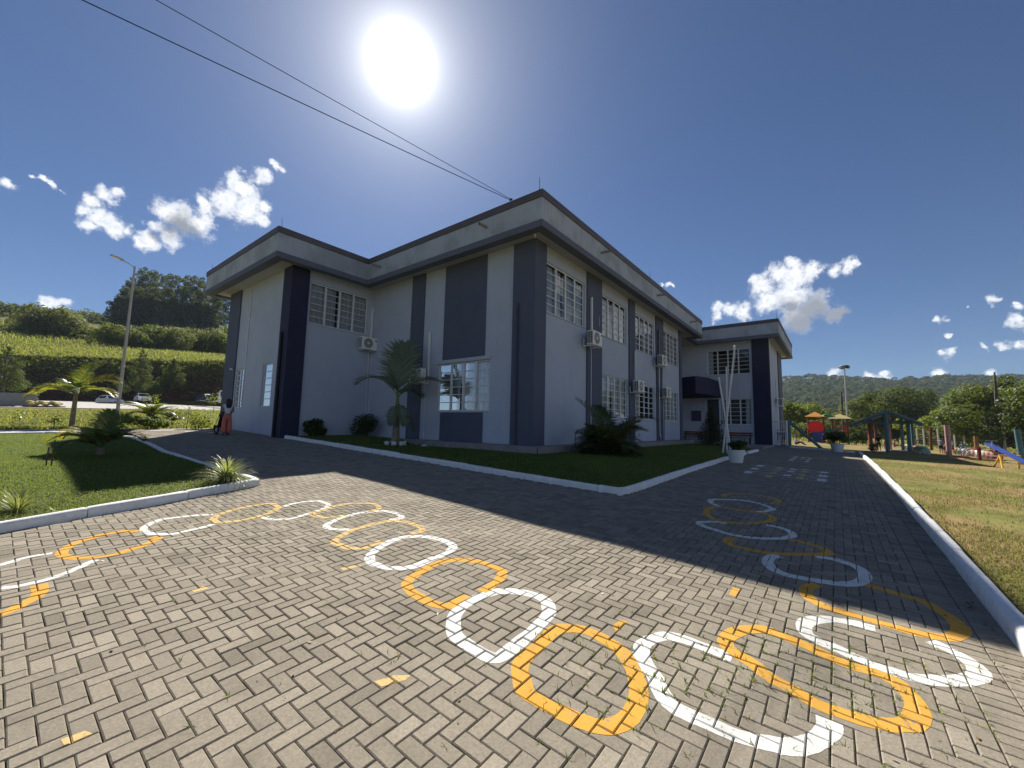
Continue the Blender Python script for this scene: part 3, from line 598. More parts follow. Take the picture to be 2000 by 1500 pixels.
def glassmat():
    mt = bpy.data.materials.new('window_glass'); mt.use_nodes = True; t = NT(mt.node_tree); t.n.clear()
    g = t.new('ShaderNodeBsdfGlossy'); g.inputs['Roughness'].default_value = .015; t.put(g.inputs[0], (.95, .97, 1))
    tr = t.new('ShaderNodeBsdfTransparent'); t.put(tr.inputs[0], (.78, .82, .84))
    lw = t.new('ShaderNodeLayerWeight'); lw.inputs[0].default_value = .28
    ms = t.new('ShaderNodeMixShader'); t.put(ms.inputs[0], t.mrange(lw.outputs['Fresnel'], 0, 1, .05, .8))
    nz = t.new('ShaderNodeBump'); nz.inputs['Strength'].default_value = .05; nz.inputs['Distance'].default_value = .02
    t.put(nz.inputs['Height'], t.noise(t.new('ShaderNodeTexCoord').outputs['Object'], 2.2, 2.)); t.l.new(nz.outputs[0], g.inputs['Normal'])
    t.l.new(tr.outputs[0], ms.inputs[1]); t.l.new(g.outputs[0], ms.inputs[2])
    t.l.new(ms.outputs[0], t.new('ShaderNodeOutputMaterial').inputs[0]); return mt
m_glass = glassmat()

ZT, ZC, ZL, ZB, ZS = 9.73, 9.47, 8.67, 8.43, 8.54          # coping top, coping foot, band top, band foot, soffit
bld = thing('school_building', 'two storey grey school building with dark pillars and a wide overhanging parapet roof', 'building', (11.75, 8.35, 1.05))
BOFF = Matrix.Translation((-11.75, -8.35, -1.05))
def part(mb, name, mat, parent=None, smooth=False):
    o = mb.build(name, mat, parent or bld, smooth)
    if not parent: o.matrix_parent_inverse = BOFF
    return o
OUT = [(10.89, 7.49), (31.83, 7.49), (31.83, 8.25), (33.92, 8.25), (33.92, 2.95), (45.1, 2.95), (45.1, 20), (24, 20), (24, 26.8), (6.71, 26.8), (6.71, 17.77), (10.89, 17.77)]
def offset(P, d):
    n_ = len(P); out = []
    for i in range(n_):
        a, b, c = Vector((*P[i-1], 0)), Vector((*P[i], 0)), Vector((*P[(i+1) % n_], 0))
        d0 = (b-a).normalized(); d1 = (c-b).normalized(); n0 = Vector((-d0.y, d0.x, 0)); n1_ = Vector((-d1.y, d1.x, 0))
        out.append((b.x+(n0.x+n1_.x)*d if abs(d0.dot(d1)) < .5 else b.x+n0.x*d, b.y+(n0.y+n1_.y)*d if abs(d0.dot(d1)) < .5 else b.y+n0.y*d))
    return out
def ringstrip(prof):
    mb = MB(); L = [[(x, y, z) for x, y in offset(OUT, d)] for d, z in prof]; k = len(OUT)
    for a, b in zip(L, L[1:]):
        mb.add(a+b, [(i, k+i, k+(i+1) % k, (i+1) % k) for i in range(k)])
    return mb
part(ringstrip([(-.0, ZL+.003), (0, ZC-.003)][::-1]), 'fascia', m_fas)
part(ringstrip([(.30, ZT), (-.035, ZT), (-.035, ZC), (.005, ZC)]), 'coping', m_coping)
part(ringstrip([(.0, ZL), (-.022, ZL), (-.022, ZB), (.33, ZB), (.33, ZS)]), 'eaves_band', m_lip)
# flat roof and soffit
def ngon(P, z, down):
    mb = MB(); vs = [(x, y, z) for x, y in P]; mb.add(vs, [tuple(range(len(P)))[::-1] if down else tuple(range(len(P)))]); return mb
part(ngon(offset(OUT, .32), ZS, True), 'soffit', m_soffit)
part(ngon(offset(OUT, .02), ZT-.25, False), 'roof', m_slab)

class Fac:
    def __init__(s, along, pl): s.a = along; s.p = pl
    def P(s, u, d, z): return (u, s.p+d, z) if s.a == 'x' else (s.p+d, u, z)
    def box(s, mb, u0, u1, d0, d1, z0, z1):
        if s.a == 'x': mb.box(u0, u1, s.p+d0, s.p+d1, z0, z1)
        else: mb.box(s.p+d0, s.p+d1, u0, u1, z0, z1)
    def cbox(s, mb, u0, u1, d0, d1, z0, z1, c):
        if s.a == 'x': mb.cbox(u0, u1, s.p+d0, s.p+d1, z0, z1, c)
        else: mb.cbox(s.p+d0, s.p+d1, u0, u1, z0, z1, c)
FR, FL, FW, FWL, FRL, FRS, FRC = Fac('x', 8.35), Fac('y', 11.75), Fac('x', 18.5), Fac('y', 7.72), Fac('y', 34.8), Fac('x', 3.75), Fac('x', 10.05)
def wall(fac, u0, u1, z0, z1, holes, name='wall', mat=None):
    us = sorted({u0, u1, *[h[0] for h in holes], *[h[1] for h in holes]}); zs = sorted({z0, z1, *[h[2] for h in holes], *[h[3] for h in holes]})
    mb = MB()
    for a, b in zip(us, us[1:]):
        for c, d in zip(zs, zs[1:]):
            if any(h[0] <= (a+b)/2 <= h[1] and h[2] <= (c+d)/2 <= h[3] for h in holes): continue
            q = [fac.P(a, 0, c), fac.P(b, 0, c), fac.P(b, 0, d), fac.P(a, 0, d)]; mb.add(q, [(0, 1, 2, 3)])
    for h in holes:                                            # reveals
        a, b, c, d = h[:4]
        for q in ([(a, c), (b, c)], [(b, c), (b, d)], [(b, d), (a, d)], [(a, d), (a, c)]):
            mb.add([fac.P(q[0][0], 0, q[0][1]), fac.P(q[1][0], 0, q[1][1]), fac.P(q[1][0], .16, q[1][1]), fac.P(q[0][0], .16, q[0][1])], [(0, 1, 2, 3)])
    return part(mb, name, mat or m_wall)
def window(fac, h, cols=4, rows=6, curtain='full', mat=None, sill=True):
    a, b, c, d = h
    mb = MB(); fw = .05; d0, d1 = .055, .10
    fac.box(mb, a+.004, a+fw, d0, d1, c, d); fac.box(mb, b-fw, b-.004, d0, d1, c, d); fac.box(mb, a+fw, b-fw, d0, d1, c+.002, c+fw); fac.box(mb, a+fw, b-fw, d0, d1, d-fw, d-.002)
    cw = (b-a-2*fw)/cols
    for i in range(1, cols):
        x = a+fw+cw*i; fac.box(mb, x-.045, x+.045, d0-.008, d1-.005, c+fw, d-fw)
    for j in range(1, rows):
        z = c+fw+(d-c-2*fw)*j/rows
        for i in range(cols): fac.box(mb, a+fw+cw*i+.045, a+fw+cw*(i+1)-.045, d0+.008, d1-.012, z-.016, z+.016)
    w_ = part(mb, 'window', m_frame)
    g = MB()                                                   # one mesh for the panes; each casement a hair out of true
    for i in range(cols):
        tl = random.uniform(-.008, .008); x0, x1 = a+fw+cw*i+.02, a+fw+cw*(i+1)-.02
        g.add([fac.P(x0, .085-tl, c+fw), fac.P(x1, .085+tl, c+fw), fac.P(x1, .085+tl+random.uniform(-.006, .006), d-fw), fac.P(x0, .085-tl, d-fw)], [(0, 1, 2, 3)])
    g.build('glass_pane', m_glass, w_).matrix_parent_inverse = Matrix.Identity(4)
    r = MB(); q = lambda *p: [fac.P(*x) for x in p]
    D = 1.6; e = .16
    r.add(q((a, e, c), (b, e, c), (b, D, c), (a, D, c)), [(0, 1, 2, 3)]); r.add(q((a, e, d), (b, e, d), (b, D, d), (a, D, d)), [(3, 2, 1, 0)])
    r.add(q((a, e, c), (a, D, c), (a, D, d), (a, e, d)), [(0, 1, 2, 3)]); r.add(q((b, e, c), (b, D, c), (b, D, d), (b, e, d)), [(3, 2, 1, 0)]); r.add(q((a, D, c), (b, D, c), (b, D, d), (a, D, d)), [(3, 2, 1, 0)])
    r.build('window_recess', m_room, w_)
    spans = {'full': [(0, .46), (.49, 1)], 'gap': [(0, .55), (.60, 1)], 'left': [(0, .34)], 'ends': [(0, .18), (.84, 1)], 'half': [(.05, .30), (.45, 1)], 'right': [(.86, 1.)], 'none': []}[curtain]
    cb = MB()
    for s0, s1 in spans:
        k = max(6, int((s1-s0)*70)); vs = []
        for i in range(k+1):
            u = a+.03+(b-a-.06)*(s0+(s1-s0)*i/k); ph = i*1.25+.6*math.sin(i*.31)
            for z in (c+.03, d-.05): vs.append(fac.P(u, .19+.030*math.sin(ph)+.018*math.sin(ph*.37), z))
        cb.add(vs, [(2*i, 2*i+2, 2*i+3, 2*i+1) for i in range(k)])
    if spans: cb.build('curtain', mat or m_curt, w_)
    if sill:
        sb = MB(); fac.box(sb, a-.03, b+.03, -.035, .054, c-.045, c-.003); sb.build('sill', m_wall, w_)
    return w_
Z0 = .72
HR = [(12.48, 15.5, 6.0, 7.95), (17.18, 20.0, 6.0, 7.95), (21.2, 24.1, 6.0, 7.95), (25.78, 28.75, 6.0, 7.95), (17.15, 20.08, 2.25, 4.18), (21.08, 24.05, 2.25, 4.16), (25.7, 28.6, 2.25, 4.16)]
wall(FR, 11.75, 29.4, Z0, ZS, HR)
for h, cu, mt_ in zip(HR, ('full', 'full', 'half', 'gap', 'full', 'left', 'full'), (m_curt2, m_curt2, m_curt2, m_curt2, m_curt, m_curt, m_curt)): window(FR, h, 4, 6, cu, mt_)
HL = [(10.38, 13.33, 2.27, 4.26)]
wall(FL, 8.35, 18.5, Z0, ZS, HL); window(FL, HL[0], 4, 6, 'gap', m_curt)
HW = [(8.5, 11.42, 6.13, 8.03)]
wall(FW, 7.72, 11.75, Z0, ZS, HW); window(FW, HW[0], 4, 6, 'full', m_curt2)
HWL = [(19.87, 20.95, 2.33, 4.33), (23.22, 24.27, 2.31, 4.28)]
wall(FWL, 18.5, 25.9, Z0, ZS, HWL); window(FWL, HWL[0], 1, 6, 'full', m_curt2, False); window(FWL, HWL[1], 2, 7, 'left', m_curt, False)
HRL = [(4.9, 7.87, 6.02, 7.95), (4.9, 7.05, 2.2, 4.14), (7.1, 7.95, .86, 4.14)]
wall(FRL, 3.75, 10.05, Z0-.1, ZS, HRL); window(FRL, HRL[0], 4, 6, 'right', m_curt2); window(FRL, HRL[1], 3, 6, 'ends', m_curt2)
dr = MB(); FRL.box(dr, 7.12, 7.93, .06, .10, .87, 4.12); dd = part(dr, 'door', m_pipe)
hd = MB(); hd.tube([FRL.P(7.2, .03, 1.7), FRL.P(7.2, .03, 2.1)], .014, 6); hd.build('handle', m_frame, dd)
for zz in (1.6, 2.3, 3.0, 3.6): pass
wall(FRC, 29.4, 34.8, Z0-.1, ZS, [])                             # recessed entrance wall
rc = MB(); rc.add([(29.4, 8.35, Z0), (29.4, 10.05, Z0), (29.4, 10.05, ZS), (29.4, 8.35, ZS)], [(3, 2, 1, 0)]); part(rc, 'recess_return', m_wall)
wall(FRS, 34.8, 43.6, Z0-.4, ZS, [])
bk = MB(); bk.add([(43.6, 3.75, .2), (43.6, 19.2, .2), (43.6, 19.2, ZS), (43.6, 3.75, ZS), (23.2, 19.2, .2), (23.2, 19.2, ZS), (23.2, 25.9, .2), (23.2, 25.9, ZS), (7.72, 25.9, .4), (7.72, 25.9, ZS)],
               [(0, 1, 2, 3), (1, 4, 5, 2), (4, 6, 7, 5), (6, 8, 9, 7)]); part(bk, 'rear_wall', m_wall)
# pillars and painted panels stand a little proud of the wall
def pillar(fac, u0, u1, mat=m_dark, z0=Z0, z1=ZS-.004, d=-.07, name='pillar'):
    mb = MB(); fac.box(mb, u0, u1, d, -.002, z0, z1); return part(mb, name, mat)
mb = MB(); mb.box(11.68, 12.42, 8.28, 8.348, Z0, ZS-.004); mb.box(11.68, 11.748, 8.349, 9.29, Z0, ZS-.004); part(mb, 'pillar', m_dark)
mb = MB(); mb.box(7.65, 8.42, 18.43, 18.498, Z0, ZS-.004); mb.box(7.65, 7.718, 18.499, 19.27, Z0, ZS-.004); part(mb, 'pillar', m_navy)
pillar(FR, 15.66, 17.06); pillar(FR, 20.25, 21.04); pillar(FR, 24.35, 25.64); pillar(FR, 28.95, 29.42)
pillar(FL, 14.40, 15.28); pillar(FWL, 24.4, 25.9)
mb = MB(); mb.box(34.73, 34.798, 3.68, 4.76, Z0-.2, ZS-.004); mb.box(34.799, 35.5, 3.68, 3.748, Z0-.3, ZS-.004); part(mb, 'pillar', m_navy)
pillar(FRS, 40.9, 43.62, m_dark, Z0-.4)
pillar(FL, 10.66, 13.08, m_dark, 4.42, ZS-.004, -.02, 'painted_panel'); pillar(FL, 10.67, 13.09, m_dark, 1.05, 2.21, -.02, 'painted_panel')
mb = MB(); FL.box(mb, 10.33, 13.38, -.06, -.002, 4.27, 4.41); part(mb, 'lintel', m_wall)
# rain pipes at the corners
mb = MB()
for x, y in ((11.63, 9.02),): mb.tube([(x, y, 6.2), (x, y, 1.0)], .045, 8)
for z in (5.9, 4.4, 2.4): mb.torus((11.63, 9.02, z), (0, 0, 1), .05, .012, 10, 5)
part(mb, 'rain_pipe', m_pipe, smooth=True)
mb = MB(); mb.tube([(7.60, 18.9, 5.6), (7.60, 18.9, .95)], .05, 8); part(mb, 'rain_pipe', m_black, smooth=True)
mb = MB(); mb.tube([(34.9, 3.64, 8.5), (34.9, 3.64, .5)], .035, 8); part(mb, 'rain_pipe', m_pvc, smooth=True)
# conduits on the wing
mb = MB(); mb.tube([(7.69, 23.07, 8.45), (7.69, 23.07, 4.4), (7.69, 23.12, 2.4)], .022, 6); part(mb, 'conduit', m_pvc)
# drain spouts through the fascia
for p in ((10.89, 9.98, 9.1), (10.89, 16.76, 9.12), (15.32, 7.49, 9.06), (22.18, 7.49, 9.06), (28.74, 7.49, 8.99)):
    mb = MB(); dx, dy = (-.42, 0) if p[0] < 11 else (0, -.42)
    mb.tube([(p[0]+.05 if dx else p[0], p[1] if dx else p[1]+.05, p[2]), (p[0]+dx, p[1]+dy, p[2]-.02)], .055, 10, cap=False); mb.tube([(p[0]-.0, p[1], p[2]), (p[0]+dx, p[1]+dy, p[2]-.02)], .045, 10, cap=False)
    part(mb, 'drain_spout', m_spout, smooth=True)
for p in ((10.84, 7.55, .46), (6.83, 17.88, .46), (6.81, 26.5, .42), (21.27, 7.5, .46), (31.7, 7.55, .44), (33.97, 3.0, .5)):
    mb = MB(); mb.tube([(p[0]+.05, p[1]+.05, ZT-.02), (p[0]+.03, p[1]+.05, ZT+p[2])], .009, 5); mb.lathe([(.03, 0), (.03, .03), (.01, .05)], 8, (p[0]+.05, p[1]+.05, ZT)); part(mb, 'lightning_rod', m_iron)
# walkway slab round the walls, white painted edge
mb = MB(); mb.m = 0
WK = [(29.4, 8.348), (11.748, 8.348), (11.748, 18.49), (9.4, 18.49), (9.4, 17.72), (10.95, 17.72), (10.95, 7.55), (29.4, 7.55)]
mb.prism(WK[::-1], .55, PLAT_Z); part(mb, 'walkway', m_slab)
mb = MB()
for a, b in (((9.4, 17.72), (10.95, 17.72)), ((10.95, 17.72), (10.95, 7.55)), ((10.95, 7.55), (29.4, 7.55))):
    a, b = Vector((*a, .82)), Vector((*b, .82)); d = (b-a).normalized(); nn = Vector((d.y, -d.x, 0)); k = max(1, int((b-a).length/.6))
    mb.obar(a+nn*-.012, b+nn*-.012, .022, .44)
part(mb, 'walkway_edge', m_slabw)
mb = MB(); mb.prism([(29.4, 3.6), (34.8, 3.6), (34.8, 10.05), (29.4, 10.05)], .3, .80); part(mb, 'entrance_floor', m_slab)
# angular canopy box over the entrance
CAN = [(29.42, 9.9), (30.4, 8.85), (29.87, 7.52), (31.26, 7.02), (34.6, 6.86), (34.79, 6.9), (34.79, 9.9)]
mb = MB(); mb.prism(CAN, 4.25, 5.43); part(mb, 'entrance_canopy', m_navy)
mb = MB(); mb.box(34.70, 34.796, 8.4, 9.1, 2.45, 3.25); part(mb, 'notice_board', m_pipe)
# wall light brackets and bracket stubs under the corner
mb = MB()
for k in range(3): mb.sphere((11.25+.1*k, 8.05+.05*k, ZS-.04-.02*k), .045, 8, 6)
part(mb, 'corner_light', m_white, smooth=True)
mb = MB()
for x in (15.98, 16.75): mb.box(x, x+.03, 8.27, 8.279, 6.3, 6.75)
part(mb, 'paint_mark', m_wall)
# security camera at the wing corner
t = thing('security_camera', 'small white security camera on the far left corner of the building', 'security camera', (7.66, 24.55, 4.3))
mb = MB(); mb.tube([(-.0, 0, 0), (-.12, 0, .02)], .02, 6); mb.build('bracket', m_white, t); mb = MB(); mb.tube([(-.12, .05, .03), (-.12, -.16, -.02)], .04, 10); mb.build('housing', m_white, t, True)

# ------------------------------------------------------------------ air conditioner units
def make_ac():
    t = thing('air_conditioner', 'ac', 'air conditioner')
    mb = MB(); mb.cbox(-.42, .42, -.52, -.22, 0, .60, .02); mb.build('casing', m_white, t)
    mb = MB()
    for r in (.235, .19, .145, .10, .06): mb.torus((-.07, -.535, .3), (0, 1, 0), r, .006, 24, 5)
    for k in range(8):
        a = math.pi*k/4; mb.tube([(-.07+.05*math.cos(a), -.537, .3+.05*math.sin(a)), (-.07+.235*math.cos(a), -.537, .3+.235*math.sin(a))], .005, 4)
    mb.sphere((-.07, -.535, .3), (.05, .015, .05), 12, 6)
    mb.build('fan_grille', m_white, t)
    mb = MB(); mb.lathe([(.001, 0), (.245, 0), (.245, .012), (.001, .012)], 28); mb.v = [(-.07+x, -.533+z*.5, .3+y) for x, y, z in mb.v]; mb.build('fan_opening', M_fan, t)
    mb = MB(); mb.box(-.426, -.4205, -.49, -.25, .05, .55); mb.build('side_coil', M_fan, t)
    mb = MB()
    for i in range(6): mb.box(-.434, -.4265, -.49, -.25, .08+i*.085, .092+i*.085)
    for y in (-.42, -.33): mb.box(-.434, -.4268, y, y+.012, .05, .55)
    mb.build('side_guard', m_white, t)
    mb = MB(); mb.box(.30, .40, -.5265, -.5205, .44, .50); mb.build('badge', M_badge, t)
    for x in (-.3, .28):
        mb = MB(); mb.box(x, x+.035, -.56, -.0, -.045, -.003); mb.box(x, x+.035, -.035, 0, -.0029, .30); mb.build('bracket', m_white, t)
    return t
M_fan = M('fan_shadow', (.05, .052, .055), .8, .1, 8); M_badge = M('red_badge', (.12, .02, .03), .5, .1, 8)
ac0 = make_ac(); used = [False]
def place_ac(loc, rz, label, cover=None, drain=None):
    if not used[0]: a = ac0; used[0] = True
    else: a = copy_tree(ac0)
    a.location = loc; a.rotation_euler = (0, 0, rz); a['label'] = label; a['group'] = 'air conditioners on the school walls'
    if cover:
        mb = MB(); mb.box(cover-.045, cover+.045, -.085, -.07, .45, 2.25); mb.cbox(cover-.04, cover+.04, -.09, -.003, .3, 2.25, .012); mb.build('pipe_cover', m_pvc, a)
    if drain:
        mb = MB(); mb.tube([(drain[0], -.09, 0), (drain[0], -.09, drain[1]+.35), (drain[0]+.03, -.09, drain[1]+.2), (drain[0]+.1, -.12, drain[1])], .014, 6); mb.build('drain_pipe', m_pvc, a)
    return a
place_ac((15.56, 8.27, 5.17), 0, 'white air conditioner on the first dark pillar right of the building corner', .35, (.25, -4.1))
place_ac((24.2, 8.27, 5.43), 0, 'white air conditioner high on the third dark pillar, beside the last upper windows', .35, (.28, -4.3))
place_ac((20.5, 8.27, 3.58), 0, 'white air conditioner on the narrow second pillar, above the shaggy palm', None, None)
place_ac((24.9, 8.27, 3.6), 0, 'white air conditioner low on the third pillar, directly under another unit', None, None)
place_ac((11.33, 18.5, 5.32), 0, 'white air conditioner at the lower right corner of the recessed wing window', .62, (.42, -4.2))
place_ac((11.73, 14.25, 3.50), -R_(90), 'white air conditioner half hidden behind the fronds of the palm at the wall', None, (.25, -2.4))
place_ac((30.2, 10.05, 5.9), 0, 'white air conditioner seen edge on in the recess above the entrance canopy', None, None)
place_ac((38.4, 3.75, 3.75), 0, 'white air conditioner on the side wall above the barred gate', None, None)

# ------------------------------------------------------------------ benches, flagpoles, tap, pots
def make_bench():
    t = thing('bench', 'b', 'bench')
    for i in range(3):
        mb = MB(); mb.cbox(-.9, .9, -.20+i*.135, -.08+i*.135, .42, .46, .008); mb.build('seat_plank', m_wood, t)
    for i in range(2):
        mb = MB(); mb.cbox(-.9, .9, .235, .265, .55+i*.16, .67+i*.16, .008); mb.build('back_plank', m_wood, t)
    for x in (-.75, .75):
        mb = MB(); mb.obar((x, -.17, 0), (x, -.17, .42), .05, .05); mb.obar((x, .19, 0), (x, .28, .85), .05, .05); mb.obar((x, -.17, .395), (x, .2, .395), .05, .04); mb.build('leg', m_iron, t)
    return t
b1 = make_bench(); b1.location = (34.3, 8.75, .80); b1.rotation_euler = (0, 0, -R_(90)); b1['label'] = 'wooden bench with dark legs under the entrance canopy, left of the cypress'; b1['group'] = 'benches by the entrance'
b2 = copy_tree(b1); b2.location = (34.3, 5.75, .80); b2['label'] = 'wooden bench with dark legs below the right window, behind the flagpoles'
t = thing('flagpole_stand', 'three white steel flagpoles fanning out from one base plate at the lawn edge', 'flagpole', (20.3, 3.85, .62))
mb = MB(); mb.box(-.16, .16, -.34, .34, -.05, .03); mb.build('base_plate', m_frame, t)
for dy, sy, h in ((.20, -.62, 4.85), (.02, -.08, 3.9), (-.16, .42, 3.45)):
    mb = MB(); mb.tube([(0, dy, 0), (0, dy+sy, h)], [.042, .036], 10); mb.sphere((0, dy+sy, h+.02), .045, 8, 6); mb.build('pole', m_frame, t, True)
mb = MB(); mb.tube([(-.05, .18, .4), (-.06, -.48, 4.6)], .005, 4); mb.build('halyard', m_pvc, t)
t = thing('garden_tap', 'thin upright garden tap standing at the walkway edge near the building corner', 'tap', (13.0, 7.35, .86))
mb = MB(); mb.tube([(0, 0, -.1), (0, 0, .68)], .014, 6); mb.build('riser', m_iron, t); mb = MB(); mb.tube([(0, 0, .66), (.06, -.03, .69), (.11, -.05, .74)], .016, 6); mb.tube([(.07, -.03, .70), (.09, -.02, .78)], .01, 5); mb.build('valve', m_iron, t); mb = MB(); mb.cbox(-.06, .06, -.06, .06, -.1, .13, .02); mb.build('foot', m_slab, t)
m_pot = M('white_pot', (.66, .68, .70), .6, .04, 6, spec=.3, dirt=.1)
m_earth = M('potting_soil', (.05, .035, .025), .95, .3, 20)
def pot(loc, h, r, label):
    t = thing('planter_pot', label, 'plant pot', loc, group='white plant pots along the road')
    mb = MB(); mb.lathe([(.001, 0), (r*.72, 0), (r*.95, h*.9), (r*1.03, h*.9), (r*1.03, h), (r*.92, h), (r*.88, h*.88)], 28); mb.build('pot', m_pot, t, True)
    mb = MB(); mb.lathe([(r*.9, h*.89), (.001, h*.92)], 20); mb.build('soil', m_earth, t)
    return t
pot1 = pot((17.0, 2.95, T(17, 2.95)+.005), .46, .30, 'white plant pot in front of the kerb gap below the flagpoles')
pot2 = pot((34.2, .05, T(34.2, .05)+.005), .52, .38, 'white plant pot at the far end of the road before the playground')
# service cables to the roof edge
m_cable = M('black_cable', (.02, .02, .022), .6, .1, 4)
for k, (p1, lab) in enumerate((((.27, 11.35, 9.85), 'thin black overhead cable running to the roof edge, the lower of two'), ((1.30, 10.1, 9.82), 'thin black overhead cable running to the roof edge, the upper of two'))):
    a = Vector((10.87, 8.87-.06*k, 9.80)); b = Vector(p1); far = a+(b-a)*3.2; far.z += .6; pts = []
    for i in range(41):
        s = i/40; q = a.lerp(far, s); q.z -= .5*4*s*(1-s)*.35; pts.append(q)
    mb = MB(); mb.tube(pts, .011 if k == 0 else .008, 6); mb.sphere(a, .04, 8, 6); tag(mb.build('overhead_cable', m_cable), lab, 'cable', 'overhead cables')
# ------------------------------------------------------------------ vegetation helpers
def leaves(C, size, aspect=.5, upbias=.3, nrm=None):
    """diamond leaf faces at centres C"""
    C = np.asarray(C, float); N = len(C); s = np.broadcast_to(np.asarray(size, float), (N,))*rng.uniform(.6, 1.35, N)
    nn = rng.normal(0, 1, (N, 3)); nn[:, 2] = np.abs(nn[:, 2])+upbias
    if nrm is not None: nn = nn*.8+np.asarray(nrm)*1.1
    nn /= np.linalg.norm(nn, axis=1)[:, None]+1e-9
    a = np.cross(nn, rng.normal(0, 1, (N, 3))); a /= np.linalg.norm(a, axis=1)[:, None]+1e-9
    b = np.cross(nn, a); hl = (s/2)[:, None]; hw = (s*aspect/2)[:, None]
    V = np.stack([C-a*hl, C+b*hw-a*hl*.1, C+a*hl, C-b*hw-a*hl*.1], 1).reshape(-1, 3)
    return V, np.arange(N*4).reshape(N, 4)
def clumps_pts(cl, per):
    """points through a set of ellipsoid clumps (x,y,z,r), denser near their skins"""
    out = []; nr_ = []
    for (x, y, z, r) in cl:
        k = int(per*(r**1.6)); d = rng.normal(0, 1, (k, 3)); d /= np.linalg.norm(d, axis=1)[:, None]+1e-9
        q = rng.uniform(.45, 1.08, (k, 1))**.6; out.append(np.array([x, y, z])+d*q*r*np.array([1, 1, .78])); nr_.append(d)
    return np.concatenate(out), np.concatenate(nr_)
def crown_clumps(H, W, base, nc, rmin, rmax, top=.35):
    cl = []
    for k in range(nc):
        t = (k+.5)/nc; z = base+(H-base)*(t*.86+.06); prof = math.sin(math.pi*min(1, max(.08, (t*(1-top)+top*.5))))**.6
        a = k*2.399+random.uniform(-.4, .4); rr = W/2*prof*random.uniform(.25, .95)
        r = random.uniform(rmin, rmax)*(.75+.4*prof); cl.append((rr*math.cos(a), rr*math.sin(a), z-r*.2, r))
    return cl
def tree(name, label, loc, H, W, base, nc, rr, per, lsize, lm, bark, group=None, trunk_r=None, top=.35, cat='tree', limbs=True, cl=None, aspect=.55):
    t = thing(name, label, cat, loc, 0, group); cl = cl or crown_clumps(H, W, base, nc, rr[0], rr[1], top)
    C, N_ = clumps_pts(cl, per); V, F = leaves(C, lsize, aspect, .2, N_)
    np_mesh('crown', V, F, lm, t, tone=rng.uniform(0, 1, len(F)))
    mb = MB(); r0 = trunk_r or H*.018+.05; hz_ = max(base*1.05, H*.45); lx, ly = random.uniform(-.03, .03)*H, random.uniform(-.03, .03)*H
    mb.tube([(0, 0, -.3), (0, 0, .15*H), (lx*.5, ly*.5, hz_*.7), (lx, ly, H*.86)], [r0*1.35, r0, r0*.8, r0*.25], 8)
    if limbs:
        for (x, y, z, r) in cl[::2]:
            zb = max(base*.6, z-W*.35); k = zb/(H*.86); mb.tube([(lx*k, ly*k, zb), (x*.5+lx*k*.5, y*.5+ly*k*.5, (zb+z)/2+.1), (x, y, z)], [r0*.45, r0*.3, r0*.1], 5)
    mb.build('trunk', bark, t, True)
    return t
m_bark = M('bark', (.11, .085, .065), .9, .3, 3, .8, 20); m_barkp = M('pale_bark', (.26, .235, .20), .85, .25, 2, .5, 14)
l_euc = LM('eucalyptus_leaf', (.016, .028, .010), (.046, .068, .024), .25, .7, spec=.1)
l_dark = LM('dark_leaf', (.018, .032, .010), (.045, .070, .018), .3, .7, spec=.12)
l_mid = LM('green_leaf', (.035, .062, .014), (.090, .125, .030), .4, .65, spec=.12)
l_lime = LM('yellow_green_leaf', (.085, .110, .018), (.20, .22, .04), .45, .65, spec=.12)
l_olive = LM('olive_leaf', (.06, .075, .025), (.14, .155, .055), .35, .65, spec=.12)
l_citrus = LM('glossy_leaf', (.028, .058, .012), (.095, .140, .030), .35, .5, (.16, .17, .03), .06, .22)
l_pine = LM('pine_needles', (.022, .045, .020), (.065, .095, .040), .3, .7, spec=.12)
l_palm = LM('palm_leaflet', (.035, .065, .015), (.10, .15, .03), .5, .4, (.34, .24, .03), .10, .5)
l_palmy = LM('yellow_palm_leaflet', (.16, .17, .02), (.36, .31, .03), .6, .4, (.42, .26, .03), .25, .5)
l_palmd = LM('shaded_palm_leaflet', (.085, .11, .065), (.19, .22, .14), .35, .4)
l_areca = LM('areca_leaflet', (.018, .030, .010), (.05, .075, .018), .35, .45, (.14, .07, .02), .05)
l_spider = LM('spider_plant_blade', (.16, .19, .05), (.42, .44, .22), .45, .4)
l_spiderg = LM('pale_rush_blade', (.10, .13, .04), (.30, .30, .13), .45, .4)
l_cyp = LM('cypress_leaf', (.010, .020, .008), (.028, .045, .014), .15)
l_grass = LM('grass_blade', (.055, .095, .015), (.13, .18, .035), .5, .6, (.22, .19, .07), .06)
l_dgrass = LM('dry_grass_blade', (.10, .11, .03), (.24, .21, .08), .4, .7, (.36, .27, .13), .2)
l_mead = LM('meadow_blade', (.075, .095, .02), (.21, .215, .05), .5, .7, (.40, .33, .16), .12)
m_trunkp = M('palm_trunk', (.20, .17, .13), .9, .25, 5, .6, 30); m_sheath = M('palm_sheath', (.12, .15, .05), .6, .2, 3)

